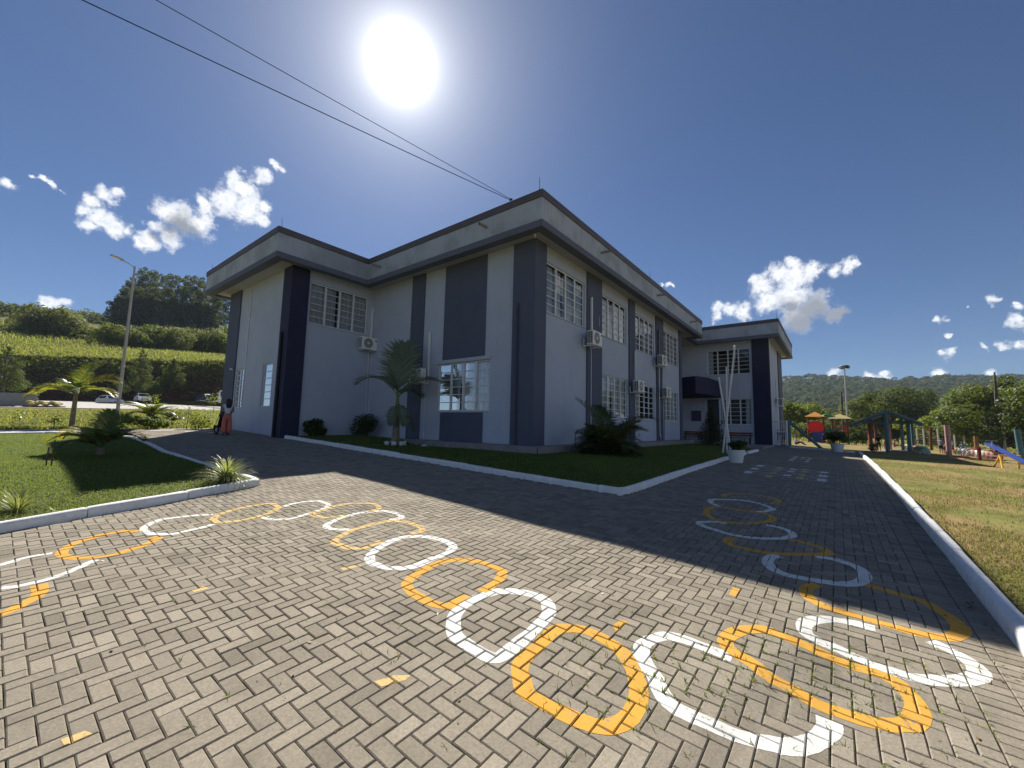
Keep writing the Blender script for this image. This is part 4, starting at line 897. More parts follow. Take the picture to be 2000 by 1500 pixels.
def frond(acc, rach, base, az, el, L, droop, n_=38, ll=.5, w=.028, roll=0., fold=.35, tip=.35, start=.16):
    """pinnate palm leaf: arching rachis with leaflets on both sides"""
    base = Vector(base); p = base.copy(); pts = [p.copy()]; dirs = []; st = 22
    for i in range(st):
        e = el-droop*(i/st)**1.4; d = Vector((math.cos(az)*math.cos(e), math.sin(az)*math.cos(e), math.sin(e))); dirs.append(d); p = p+d*(L/st); pts.append(p.copy())
    rach.tube(pts[::2], [max(.004, .020*(1-.85*i/(st/2))) for i in range(len(pts[::2]))], 5)
    hs = Vector((-math.sin(az), math.cos(az), 0))
    for i in range(n_):
        t = start+(1-start)*(i+.5)/n_; f = t*st; k = min(st-1, int(f)); c = pts[k].lerp(pts[k+1], f-k); d = dirs[k]; up = hs.cross(d); up = up if up.z > 0 else -up
        hr = hs*math.cos(roll)+up*math.sin(roll); ur = up*math.cos(roll)-hs*math.sin(roll)
        ln = ll*(.22+.95*math.sin(math.pi*min(1, (t-start)/(1-start)*.84+.15))**.8)*random.uniform(.9, 1.1)
        for sd in (-1, 1):
            sw = tip+.75*t*t
            v = (hr*sd*math.cos(sw)+d*math.sin(sw)+ur*fold*random.uniform(.6, 1.1)).normalized()
            v2 = (v-Vector((0, 0, .45*random.uniform(.6, 1.3)))).normalized()
            wv_ = v.cross(ur).normalized()*w
            a = c; b = c+v*ln*.55; e2 = b+v2*ln*.45
            acc.append([a-wv_*.5, a+wv_*.5, b+wv_*.9, b-wv_*.9]); acc.append([b-wv_*.9, b+wv_*.9, e2+wv_*.12, e2-wv_*.12])
def palm(label, loc, trunk, fronds, lm, cat='palm tree', group=None, name='palm_tree', lm2=None, smooth=True):
    t = thing(name, label, cat, loc, 0, group)
    mb = MB(); tr_h, r0, r1 = trunk
    if tr_h > 0:
        prof = []; k = 14
        for i in range(k+1): prof.append((r0+(r1-r0)*(i/k)**.5+.006*(i % 2), -.1+(tr_h+.1)*i/k))
        mb.lathe(prof, 14, cap=True); mb.build('trunk', m_trunkp, t, True)
    for fr in fronds:
        acc = []; rc_ = MB(); kw = dict(fr); mt_ = kw.pop('mat', lm); frond(acc, rc_, **kw)
        fo = rc_.build('frond', m_sheath, t)
        V = np.array([[list(q) for q in f] for f in acc]).reshape(-1, 3)
        np_mesh('leaflets', V, np.arange(len(V)).reshape(-1, 4), mt_, fo, tone=rng.uniform(0, 1, len(acc)))
    return t
def blades(P, h, w, lean=.35, bend=.5):
    """arching grass blades, two quads each"""
    P = np.asarray(P, float); N = len(P); hh_ = np.broadcast_to(h, (N,))*rng.uniform(.55, 1.3, N); a = rng.uniform(0, 2*np.pi, N); ln = rng.uniform(0, lean, N)+.05
    d = np.stack([np.cos(a), np.sin(a), np.zeros(N)], -1); sd = np.stack([-np.sin(a), np.cos(a), np.zeros(N)], -1)*np.broadcast_to(w, (N,))[:, None]/2
    p1 = P+d*(ln*hh_*.5)[:, None]+np.array([0, 0, 1])*(hh_*.6)[:, None]; p2 = P+d*(ln*hh_*1.6+bend*hh_*.4)[:, None]+np.array([0, 0, 1])*(hh_*(1-.25*bend))[:, None]
    V = np.stack([P-sd, P+sd, p1+sd*.75, p1-sd*.75, p2+sd*.1, p2-sd*.1], 1)
    F = (np.arange(N)*6)[:, None, None]+np.array([[0, 1, 2, 3], [3, 2, 4, 5]])[None]
    return V.reshape(-1, 3), F.reshape(-1, 4)
def rosette(name, label, loc, n_, L, w, lm, cat='plant', el=(15, 80), group=None, part_name='leaf_rosette', droop=.9):
    t = thing(name, label, cat, loc, 0, group); acc = []
    for i in range(n_):
        az = random.uniform(0, 2*math.pi); e = R_(random.uniform(*el)); ln = L*random.uniform(.6, 1.15); p = Vector((math.cos(az)*.04*random.random(), math.sin(az)*.04*random.random(), 0)); sd = Vector((-math.sin(az), math.cos(az), 0))*w*random.uniform(.7, 1.2)
        prev = None; st = 4
        for k in range(st+1):
            wd_ = sd*(1-k/st)**.6*.5 if k else sd*.35
            cur = (p-wd_, p+wd_)
            if prev: acc.append([prev[0], prev[1], cur[1], cur[0]])
            prev = cur; ee = e-droop*(k/st)**1.3; p = p+Vector((math.cos(az)*math.cos(ee), math.sin(az)*math.cos(ee), math.sin(ee)))*(ln/st)
    V = np.array([[list(q) for q in f] for f in acc]).reshape(-1, 3)
    np_mesh(part_name, V, np.arange(len(V)).reshape(-1, 4), lm, t, tone=np.repeat(rng.uniform(0, 1, n_), 4)); return t
def bush(name, label, loc, W, H, lm, n_=900, ls=.08, cat='shrub', group=None, stems=5):
    t = thing(name, label, cat, loc, 0, group); cl = []
    for k in range(9):
        a = k*2.4; r = W*.5*random.uniform(.15, .62); cl.append((r*math.cos(a), r*math.sin(a), H*random.uniform(.3, .72), min(W, H)*random.uniform(.22, .34)))
    C, N_ = clumps_pts(cl, n_/9/(np.mean([c[3] for c in cl])**1.6)); C[:, 2] = np.maximum(C[:, 2], .03)
    V, F = leaves(C, ls, .5, .3, N_); np_mesh('foliage', V, F, lm, t, tone=rng.uniform(0, 1, len(F)))
    mb = MB()
    for k in range(stems): mb.tube([(0, 0, -.1), cl[k][:3]], [.02, .006], 5)
    mb.build('stem', m_bark, t); return t

# ------------------------------------------------------------------ hillside at the left, wooded hill at the right
def sector(name, us, stations, mat, noise=.25, sub=4):
    """terrain from stations (distance, list of photo heights per column), smoothed"""
    cols = []; uu = np.linspace(us[0], us[-1], (len(us)-1)*sub*2+1); P = []
    for u in uu:
        row = []
        for (dist, vs) in stations:
            dd = np.interp(u, us, dist) if hasattr(dist, '__len__') else dist
            if vs is None: q = at(u, 780, dd); q.z = T(q.x, q.y)-.15
            else: q = at(u, float(np.interp(u, us, vs)), dd)
            row.append(q)
        rr_ = []
        for a, b in zip(row, row[1:]):
            for k in range(sub):
                q = a.lerp(b, k/sub); q.z += noise*(math.sin(q.x*.31+q.y*.17)+math.sin(q.x*.11-q.y*.23)+.6*math.sin(q.x*.83+q.y*.61))*(.4 if k == 0 and a is row[0] else 1)*.5; rr_.append(q)
        rr_.append(row[-1]); P.append(rr_)
    k = len(P[0]); V = [tuple(q) for r in P for q in r]; F = [(i*k+j, (i+1)*k+j, (i+1)*k+j+1, i*k+j+1) for i in range(len(P)-1) for j in range(k-1)]
    o = np_mesh(name, V, F, mat, smooth=True)
    if sum(p.normal.z for p in o.data.polygons) < 0: o.data.flip_normals()
    return struct(o), P
def slope_mat(name, grass, soil, g2):
    mt = M(name, grass, .95, .3, .6, .8, 9, spec=.05, c2=g2, sc2=.09); t = NT(mt.node_tree); p = t.n['Principled BSDF']; old = p.inputs['Base Color'].links[0].from_socket
    nz = t.new('ShaderNodeSeparateXYZ'); t.put(nz.inputs[0], t.new('ShaderNodeNewGeometry').outputs['True Normal'])
    f = t.mrange(t.math('ABSOLUTE', nz.outputs[2]), .55, .80, 0, 1, True)
    tc = t.new('ShaderNodeTexCoord').outputs['Object']; sc_ = t.mix(t.mrange(t.noise(tc, .9, 5.), .4, .65), soil, tuple(x*.5 for x in soil))
    t.put(p.inputs['Base Color'], t.mix(f, sc_, old)); return mt
US = [-500, -250, 0, 75, 150, 250, 350, 450, 620]
m_hill = slope_mat('hillside_grass', (.075, .092, .024), (.085, .040, .028), (.13, .115, .04))
ST = [(90, None), (96, None), (97.5, [778, 780, 781, 781, 781, 782, 782, 783, 785]), (100.5, [715, 716, 720, 722, 724, 726, 728, 730, 733]), (103, [690, 692, 699, 701, 703, 705, 706, 708, 712]), (125, [655, 660, 668, 674, 678, 685, 690, 698, 705]),
      (165, [622, 622, 627, 640, 652, 672, 682, 694, 702]), (205, [628, 628, 632, 640, 648, 655, 660, 665, 670]), (290, [612, 612, 618, 622, 628, 640, 645, 650, 655]), (480, [600, 600, 606, 610, 615, 625, 630, 635, 640]), (800, [640]*9)]
hill, HP = sector('hillside', US, ST, m_hill, .22)
URR = [1380, 1480, 1530, 1600, 1660, 1760, 1830, 1900, 2000, 2200, 2600]
ridge = [752, 748, 744, 741, 745, 749, 746, 745, 744, 742, 740]
SR = [(240, None), (330, [832]*11), (450, [805, 803, 801, 800, 801, 803, 803, 803, 803, 803, 803]), (600, [775, 772, 770, 768, 770, 773, 772, 771, 771, 770, 770]), (760, ridge), (1000, [r-2 for r in ridge]), (1500, [800]*11)]
m_hillr = M('wooded_hill_floor', (.05, .06, .025), .95, .3, .05, spec=.05)
hillr, HR_ = sector('wooded_hill', URR, SR, m_hillr, 2.0)
# the wood on that hill: crowns shoulder to shoulder read as one mass
def hill_z(P, frac_u, frac_d):
    a = frac_u*(len(P)-1); i = min(len(P)-2, int(a)); b = frac_d*(len(P[0])-1); j = min(len(P[0])-2, int(b)); fa, fb = a-i, b-j
    return (P[i][j].lerp(P[i+1][j], fa)).lerp(P[i][j+1].lerp(P[i+1][j+1], fa), fb)
CC, NN, SZ, TN = [], [], [], []
for k in range(7000):
    q = hill_z(HR_, random.random(), random.uniform(.12, .70)); r = random.uniform(1.8, 4.2); c0 = random.random(); m_ = 30
    d = rng.normal(0, 1, (m_, 3)); d[:, 2] = np.abs(d[:, 2])*.9+.05; d /= np.linalg.norm(d, axis=1)[:, None]
    CC.append(np.array([q.x, q.y, q.z+2.5+r*.4+random.uniform(-1, 2.5)])+d*np.array([r, r, r*.85])*rng.uniform(.75, 1.08, (m_, 1))); NN.append(d); SZ.append(np.full(m_, r*.62)); TN.append(np.clip(c0*.7+rng.uniform(0, .3, m_), 0, 1))
V, F = leaves(np.concatenate(CC), np.concatenate(SZ), .8, .1, np.concatenate(NN)*1.5)
l_far = LM('far_wood_leaf', (.022, .034, .018), (.062, .080, .040), .2, .8, spec=.05)
tag(np_mesh('hill_forest', V, F, l_far, tone=np.concatenate(TN)), 'dense subtropical forest covering the far hill beyond the playground', 'forest', kind='stuff')
# dark wood along the left skyline
CC, NN, SZ, TN = [], [], [], []
for k in range(520):
    u = random.uniform(-420, 262); v_ = np.interp(u, [-420, 0, 60, 110, 150, 200, 232, 262], [592, 592, 600, 602, 608, 614, 622, 640]); dist = random.uniform(275, 330)
    q = at(u, v_+random.uniform(6, 46), dist); r = random.uniform(2.6, 4.6); m_ = 60; c0 = random.random()
    d = rng.normal(0, 1, (m_, 3)); d /= np.linalg.norm(d, axis=1)[:, None]
    CC.append(np.array(q)+d*np.array([r, r, r*.9])*rng.uniform(.6, 1.08, (m_, 1))); NN.append(d); SZ.append(np.full(m_, 1.5)); TN.append(np.clip(c0*.6+rng.uniform(0, .4, m_), 0, 1))
V, F = leaves(np.concatenate(CC), np.concatenate(SZ), .7, .1, np.concatenate(NN))
tag(np_mesh('skyline_wood', V, F, l_dark, tone=np.concatenate(TN)), 'dark wood along the skyline above the left meadow', 'forest', kind='stuff')
# eucalyptus grove
EU = [(222, 590, 598, 655), (238, 560, 640, 650), (246, 545, 645, 648), (258, 530, 650, 650), (270, 517, 652, 652), (284, 524, 652, 650), (298, 530, 650, 652), (312, 533, 655, 650), (327, 531, 655, 655), (341, 536, 655, 655), (355, 541, 655, 655), (368, 534, 655, 655), (382, 536, 655, 655), (396, 545, 655, 660), (410, 552, 655, 660), (424, 560, 655, 660), (440, 566, 655, 660), (458, 570, 660, 660), (228, 575, 640, 650), (252, 575, 640, 650), (268, 585, 650, 650), (283, 582, 650, 650), (302, 584, 650, 650), (318, 590, 650, 650), (336, 588, 650, 652), (354, 590, 650, 655), (372, 590, 650, 655), (392, 592, 650, 655), (408, 596, 650, 658), (262, 560, 655, 650), (290, 558, 655, 650), (320, 560, 655, 652), (350, 562, 655, 655), (385, 565, 655, 655), (415, 575, 655, 660)]
for k, (u, vt_, _, vb) in enumerate(EU):
    dist = 215+(k*37 % 29) if k < 18 else 200+(k*7 % 9)
    b = at(u, vb, dist); tp = at(u, vt_, dist); H = tp.z-b.z; W = random.uniform(6.0, 8.5); nc = 30
    cl = []
    for i in range(nc):
        f = i/(nc-1); z = H*(.26+.70*f); rr = W*.5*math.sin(math.pi*(.15+.75*f))**.7*random.uniform(.2, 1.0); a = i*2.4+k; cl.append((rr*math.cos(a), rr*math.sin(a), z, random.uniform(.8, 1.5)))
    wh = ('leftmost small tree of' if k == 0 else 'tallest tree at the left end of' if k == 4 else None)
    tree('eucalyptus_tree', f'{wh} the tall dark eucalyptus grove on the hill' if wh else 'tall slender eucalyptus in the dark grove left of the building', b, H, W, H*.35, nc, (1, 1.6), 110, .5, l_euc, m_barkp, 'eucalyptus grove on the hill', .22, cl=cl, limbs=True)
# trees and shrubs on the meadow edge
def on_hill(u, v, dist): return at(u, v, dist)
tree('broadleaf_tree', 'round dark broadleaf tree standing alone on the left meadow', at(100, 674, 150), at(100, 606, 150).z-at(100, 674, 150).z, 15.5, 3.0, 26, (1.7, 2.7), 130, .5, l_olive, m_bark)
tree('broadleaf_tree', 'low spreading tree at the right foot of the round meadow tree', at(150, 674, 146), 4.6, 8.5, 1.0, 12, (.9, 1.5), 150, .45, l_mid, m_bark)
tree('broadleaf_tree', 'small yellow green tree on the meadow just left of the lamp post', at(215, 676, 140), at(215, 633, 140).z-at(215, 676, 140).z, 7.0, .8, 22, (1.0, 1.6), 170, .42, l_lime, m_bark, top=.1)
SH = [(258, 676, 645, 7), (278, 678, 640, 8), (300, 682, 634, 9), (322, 684, 640, 8), (345, 688, 638, 9), (368, 692, 640, 8), (390, 694, 644, 8), (412, 697, 640, 8), (432, 700, 650, 7), (447, 702, 634, 8), (460, 706, 645, 7)]
for k, (u, vb, vt_, W) in enumerate(SH):
    d_ = 135+(k*13 % 17); b = at(u, vb, d_)
    tree('meadow_shrub', 'leafy green tree of the row at the foot of the eucalyptus grove', b, at(u, vt_, d_).z-b.z, W, .4, 18, (1.0, 1.7), 120, .45, (l_mid, l_olive, l_mid)[k % 3], m_bark, 'row of leafy trees below the grove', top=.15)
for u, vb, vt_, d_, W, lab in ((270, 768, 681, 92, 5.6, 'conical young pine against the cut bank right of the lamp post'), (6, 760, 676, 84, 6.0, 'dark young pine cut off by the left edge of the photo'), (335, 755, 700, 96, 4.2, 'small pine on the cut bank left of the parked blue cars')):
    b = at(u, vb, d_); H = at(u, vt_, d_).z-b.z; cl = []
    for i in range(34):
        f = i/33; rr = W*.5*(1-f)**.8*random.uniform(.35, 1); a = i*2.4; cl.append((rr*math.cos(a), rr*math.sin(a), H*(.08+.9*f), max(.22, .75*(1-f)+.15)))
    tree('pine_tree', lab, b, H, W, .2, 34, (1, 1), 520, .30, l_pine, m_bark, None, .12, cl=cl, aspect=.22)
# plants on the cut bank, tall grass on its lip and over the meadow
C, S_, TN = [], [], []
for k in range(620):
    u = random.uniform(-400, 470); f = random.random()**.8; v_ = 776-f*74; q = at(u, v_, 97.0+f*5.0); r = random.uniform(.25, .75); m_ = 34
    d = rng.normal(0, 1, (m_, 3)); C.append(np.array(q)+d*r*.6+np.array([0, -.2, .1])); S_.append(np.full(m_, .34)); c0 = random.random(); TN.append(np.clip(c0*.8+rng.uniform(0, .25, m_), 0, 1))
V, F = leaves(np.concatenate(C), np.concatenate(S_), .5, .2); tag(np_mesh('bank_scrub', V, F, l_olive, tone=np.concatenate(TN)), 'loose scrub growing over the dark red cut bank', 'scrub', kind='stuff')
P = []
for k in range(26000):
    u = random.uniform(-420, 480); fd = random.random(); s_ = .385+.235*fd**1.3
    P.append(tuple(hill_z(HP, (u+500)/1120, s_)))
V, F = blades(np.array(P), .85, .14, .5, .6); tag(np_mesh('meadow_grass', V, F, l_mead, tone=rng.uniform(0, 1, len(F))), 'tall seeding grass over the sunny meadow above the bank', 'grass', kind='stuff')
# ------------------------------------------------------------------ garden plants near the building
def bed_at(u, v, dz=.09): p = gnd(u, v); return (p.x, p.y, p.z+dz)
VIEW = R_(38)                                   # heading away from the photographer
def fr(az, el, L, droop, **k): return dict(base=k.pop('base', (0, 0, 0)), az=az, el=R_(el), L=L, droop=R_(droop), **k)
A = math.radians
b = gnd(140, 833)
z1 = 1.55
palm('young palm with sunlit yellow green fronds at the back of the left grass bed', (b.x, b.y, b.z-.05), (1.56, .12, .075),
     [fr(A(100), 52, 1.9, 95, base=(0, 0, z1), ll=.55), fr(A(128), 30, 2.0, 75, base=(0, 0, z1), ll=.5, mat=l_palmy), fr(A(40), 80, 1.8, 40, base=(0, 0, z1), ll=.5), fr(A(-30), 58, 1.8, 85, base=(0, 0, z1), ll=.6, mat=l_palmy, roll=.5),
      fr(A(-50), 30, 1.9, 80, base=(0, 0, z1), ll=.5, mat=l_palmy), fr(A(-90), 35, 1.6, 90, base=(0, 0, z1), ll=.5), fr(A(-150), 40, 1.6, 95, base=(0, 0, z1), ll=.45), fr(A(170), 25, 1.7, 85, base=(0, 0, z1), ll=.45, mat=l_palmy), fr(A(20), 35, 1.6, 90, base=(0, 0, z1), ll=.45), fr(A(75), 70, 1.7, 60, base=(0, 0, z1), ll=.5)], l_palm, group='palms on the left grass bed')
b = gnd(195, 893)
palm('low palm with upright dark fronds and an orange drooping frond, front of left bed', (b.x, b.y, b.z+.05), (.18, .10, .07),
     [fr(A(60), 84, 1.0, 28, base=(0, 0, .2), ll=.36, roll=.15, w=.018, n_=30), fr(A(-20), 74, .95, 35, base=(0, 0, .2), ll=.34, roll=.9, w=.018, n_=30), fr(A(120), 50, 1.45, 105, base=(0, 0, .2), ll=.32, mat=l_palmy), fr(A(140), 38, 1.3, 80, base=(0, 0, .2), ll=.33, mat=l_palmy), fr(A(-55), 42, 1.25, 80, base=(0, 0, .2), ll=.36),
      fr(A(-90), 52, 1.1, 80, base=(0, 0, .2), ll=.32), fr(A(-150), 30, .9, 70, base=(0, 0, .2), ll=.26), fr(A(170), 55, .8, 70, base=(0, 0, .2), ll=.3), fr(A(30), 55, .8, 60, base=(0, 0, .2), ll=.36)], l_palm, group='palms on the left grass bed')
# palm at the wall: one broad upright frond turned to the viewer
pb = (10.05, 13.75, .80); hb = (0, 0, 1.95)
palm('palm before the grey wall with one broad frond standing straight up', pb, (1.45, .20, .105),
     [fr(A(40), 84, 2.35, 26, base=hb, ll=1.00, n_=48, w=.040, tip=.62, fold=.1), fr(A(118), 58, 2.2, 108, base=hb, ll=.55, n_=40), fr(A(-46), 52, 2.1, 88, base=hb, ll=.55, n_=40), fr(A(88), 66, 1.7, 45, base=hb, ll=.6, roll=.7),
      fr(A(-100), -38, 1.1, 50, base=(0, 0, 1.75), ll=.34, n_=22), fr(A(-20), -45, 1.35, 42, base=(0, 0, 1.75), ll=.40, n_=24), fr(A(-150), -40, 1.0, 50, base=(0, 0, 1.7), ll=.3, n_=20), fr(A(10), 40, 1.5, 90, base=hb, ll=.5)], l_palmd)
mb = MB(); mb.lathe([(.105, 0), (.085, .2), (.06, .55), (.03, .8)], 12, (pb[0], pb[1], pb[2]+1.4)); o = mb.build('crown_shaft', m_sheath, [x for x in COL.objects if x.get('label', '').startswith('palm before the grey')][0]); o.matrix_parent_inverse = Matrix.Translation((-pb[0], -pb[1], -pb[2]))
for k in range(7):
    a = 2*math.pi*k/7+.3; mb = MB(); mb.cbox(-.09, .09, -.06, .06, -.12, .17+.04*hashf(k), .03); s = mb.build('border_stone', m_slabw); s.location = (pb[0]+.36*math.cos(a), pb[1]+.36*math.sin(a), pb[2]+.03); s.rotation_euler = (.15*math.sin(k), .1, a+math.pi/2)
    tag(s, 'pale rough stone of the ring round the foot of the palm at the wall', 'stone', 'stones round the palm foot')
s = MB().sphere((0, 0, 0), (.16, .12, .09), 9, 6).build('garden_stone', m_slabw); s.location = (10.55, 12.6, .84); tag(s, 'single pale stone lying on the lawn right of the palm at the wall', 'stone')
# shaggy areca clump in front of the right wall
ab = (13.55, 6.30, .64); FRS_ = []
for k in range(72):
    az = random.uniform(0, 2*math.pi); el = random.choice((8, 20, 32, 45, 58, 70)); FRS_.append(fr(az, el+random.uniform(-8, 8), random.uniform(1.15, 1.75)*(.85 if el < 40 else 1), random.uniform(60, 110), base=(random.uniform(-.25, .25), random.uniform(-.25, .25), random.uniform(.02, .35)), n_=26, ll=random.uniform(.34, .48), w=.026, fold=.5))
FRS_ += [fr(A(120), 70, 2.2, 35, base=(0, 0, .3), n_=26, ll=.45, fold=.7), fr(A(-40), 66, 2.4, 92, base=(.1, 0, .3), n_=32, ll=.5, fold=.5), fr(A(-20), 58, 1.9, 60, base=(.1, 0, .3), n_=30, ll=.5), fr(A(50), 75, 2.0, 50, base=(0, 0, .3), ll=.5)]
palm('shaggy multi stemmed areca palm on the shaded lawn before the lower windows', ab, (0, 0, 0), FRS_, l_areca, name='areca_palm')
CY = (26.9, 5.9, T(26.9, 5.9)+.12); cl = []
for i in range(30):
    f = i/29; rr = .72*(1-f)**1.1*random.uniform(.4, 1); a = i*2.4; cl.append((rr*math.cos(a), rr*math.sin(a), .18+2.15*f, .40*(1-f)+.12))
tree('cypress_shrub', 'dark conical cypress shrub left of the flagpoles', CY, 2.4, 1.6, .1, 30, (1, 1), 900, .11, l_cyp, m_bark, None, .05, cl=cl, aspect=.35, cat='shrub')
bush('wall_shrub', 'round dark shrub against the wing wall beside the navy pillar', (8.95, 18.05, .98), 1.05, .95, l_dark, 1500, .12)
bush('wall_shrub', 'large dark shrub in the wall corner behind the palm', (11.0, 17.4, .95), 1.45, 1.3, l_dark, 1500, .12)
# spiky plants on the grass bed
g = gnd(443, 955); rosette('spider_plant', 'big spiky variegated plant on the corner of the left grass bed', (2.86, 9.02, g.z+.08), 460, .60, .020, l_spider, el=(8, 88), droop=1.5)
g = gnd(48, 1010); rosette('spider_plant', 'thin spiky plant by the kerb near the left edge of the photo', (.36, 8.62, g.z+.06), 170, .50, .013, l_spiderg, el=(12, 80), droop=1.3)
g = gnd(292, 828)
t = rosette('cycad', 'big dark green cycad in the garden behind the left palms', (g.x, g.y, g.z), 8, .3, .05, l_palm, el=(60, 88)); acc = []; rc_ = MB()
for k in range(26): frond(acc, rc_, (0, 0, .45), 2*math.pi*k/26+.1*random.random(), R_(random.uniform(18, 62)), random.uniform(1.25, 1.6), R_(70), 34, .24, .018, 0, .25, .45)
fo = rc_.build('frond', m_sheath, t); V = np.array([[list(q) for q in f] for f in acc]).reshape(-1, 3); np_mesh('leaflets', V, np.arange(len(V)).reshape(-1, 4), l_palm, fo, tone=rng.uniform(0, 1, len(acc)))
mb = MB(); mb.lathe([(.2, -.1), (.2, .45), (.08, .6)], 10); mb.build('trunk', m_bark, t)
g = gnd(336, 829)
t = rosette('cycad', 'small cycad right of the big one in the left garden', (g.x, g.y, g.z), 6, .25, .05, l_palm, el=(60, 88)); acc = []; rc_ = MB()
for k in range(18): frond(acc, rc_, (0, 0, .2), 2*math.pi*k/18+.2*random.random(), R_(random.uniform(20, 65)), random.uniform(.8, 1.0), R_(70), 26, .18, .015, 0, .25, .45)
fo = rc_.build('frond', m_sheath, t); V = np.array([[list(q) for q in f] for f in acc]).reshape(-1, 3); np_mesh('leaflets', V, np.arange(len(V)).reshape(-1, 4), l_palm, fo, tone=rng.uniform(0, 1, len(acc)))
g = gnd(290, 836); bush('low_shrub', 'low leafy shrubs round the foot of the big cycad', (g.x, g.y, g.z-.05), 3.0, .85, l_mid, 2200, .14)
g = gnd(386, 838); bush('low_shrub', 'yellowish flowering bush on the grass verge left of the woman', (g.x, g.y, g.z-.08), 1.2, 1.0, l_lime, 700, .09)
def sapling(u, vb, vt_, lm, label, n_=90, ls=.13, W=.6):
    g = gnd(u, vb); d = math.hypot(g.x, g.y); h = at(u, vt_, d).z-g.z; t = thing('sapling', label, 'sapling', (g.x, g.y, g.z-.08))
    mb = MB(); mb.tube([(0, 0, -.05), (.03, .02, h*.5), (0, 0, h)], [.022, .015, .006], 5); mb.build('stem', m_bark, t)
    C = rng.normal(0, 1, (n_, 3))*np.array([W/3.2, W/3.2, h*.16])+np.array([0, 0, h*.72]); V, F = leaves(C, ls, .45, .2); np_mesh('foliage', V, F, lm, t, tone=rng.uniform(0, 1, len(F))); return t
sapling(364, 838, 790, l_olive, 'thin sapling on the grass verge behind the road', 80); sapling(416, 806, 768, l_lime, 'yellow leaved sapling before the parked blue cars', 120, .2, 1.3)
sapling(296, 800, 768, l_lime, 'small yellow sapling right beside the parked white car', 90, .22, 1.1); sapling(103, 838, 811, l_lime, 'yellow flowering weed beside the palm trunk at the left', 120, .09, .5); sapling(36, 826, 800, l_spiderg, 'pale leaved sapling in the garden at the far left', 60, .16, .6); sapling(66, 816, 797, l_palmy, 'orange leaved young plant in the garden at the far left', 40, .16, .4)
for u, vb, vt_, lab in ((88, 920, 882, 'thin bare stake on the left lawn, left of the pair'), (98, 922, 868, 'thin bare stake on the left lawn, taller of the pair')):
    g = gnd(u, vb); h = at(u, vt_, math.hypot(g.x, g.y)).z-g.z; mb = MB(); mb.tube([(0, 0, -.05), (.01, .02, h)], .014, 6); o = mb.build('garden_stake', m_bark, None); o.location = g+Vector((0, 0, .09)); tag(o, lab, 'stake')
# plants in the two pots
bush('pot_plant', 'dark bushy plant growing in the near white pot', (17.0, 2.95, T(17, 2.95)+.40), .75, .50, l_dark, 420, .12)
bush('pot_plant', 'tall dark plant growing in the far white pot by the playground', (34.2, .05, T(34.2, .05)+.45), 1.25, 1.15, l_dark, 900, .15)
bush('low_shrub', 'small dark plant on the playground lawn behind the kerb end', (37.8, -1.9, T(37.8, -1.9)), .7, .75, l_dark, 260, .12)

# ------------------------------------------------------------------ grass
def scatter(poly, n_, near, zf, pw=1.6):
    out = []; x0 = min(p[0] for p in poly); x1 = max(p[0] for p in poly); y0 = min(p[1] for p in poly); y1 = max(p[1] for p in poly)
    while len(out) < n_:
        r = near*np.exp(rng.uniform(0, 1, 4000)**pw*2.2); th = rng.uniform(VIEW-R_(62), VIEW+R_(62), 4000); x = r*np.cos(th); y = r*np.sin(th)
        k = inpoly(x, y, poly); out += [(a, b_, zf(a, b_)) for a, b_ in zip(x[k], y[k])]
    return np.array(out[:n_])
BEDI = [(p[0]-(.14 if i in (5, 6, 7, 8, 9, 10, 11) else 0), p[1]+(.14 if i < 7 else 0)) for i, p in enumerate(BED)]
Pg = scatter(BEDI, 62000, 7.5, lambda x, y: T(x, y)+.08+.03*math.sin(x*.9)*math.sin(y*.7), 1.1)
V, F = blades(Pg, .060, .010, .6, .7); tag(np_mesh('bed_grass', V, F, l_grass, tone=rng.uniform(0, 1, len(F))), 'lush green grass on the left bed', 'grass', kind='stuff')
Pg = scatter([(8.05, 3.55), (25.5, 3.55), (25.5, 7.5), (10.9, 7.5), (10.9, 17.6), (8.05, 18)], 26000, 8, lawn_z, 1.0)
V, F = blades(Pg, .055, .011, .6, .7); tag(np_mesh('strip_grass', V, F, l_grass, tone=rng.uniform(0, 1, len(F))), 'short grass on the shaded lawn along the building', 'grass', kind='stuff')
Pg = scatter([(3.5, -1.16), (34, -1.16), (60, -3), (60, -20), (3.5, -6)], 60000, 5.0, field_z, 1.2)
kk = (np.sin(Pg[:, 0]*.8+1.3*np.sin(Pg[:, 1]*.9))*np.sin(Pg[:, 1]*1.1+.4*Pg[:, 0]) > .35) & (rng.uniform(0, 1, len(Pg)) < .85); Pg = Pg[~kk]
V, F = blades(Pg, .050, .010, .7, .8); tag(np_mesh('field_grass', V, F, l_dgrass, tone=rng.uniform(0, 1, len(F))), 'dry patchy grass on the playground lawn', 'grass', kind='stuff')
P = []
for k in range(15000):
    u = random.uniform(-60, 470); v_ = random.uniform(799, 838) if random.random() < .8 else random.uniform(799, 812); q = gnd(u, v_); 
    if not (q.y < 26.2): P.append((q.x, q.y, q.z-.1))
V, F = blades(np.array(P), .22, .05, .6, .7); tag(np_mesh('verge_grass', V, F, l_mead, tone=rng.uniform(0, 1, len(F))), 'rough sunlit grass on the verge between the road and the gravel lot', 'grass', kind='stuff')
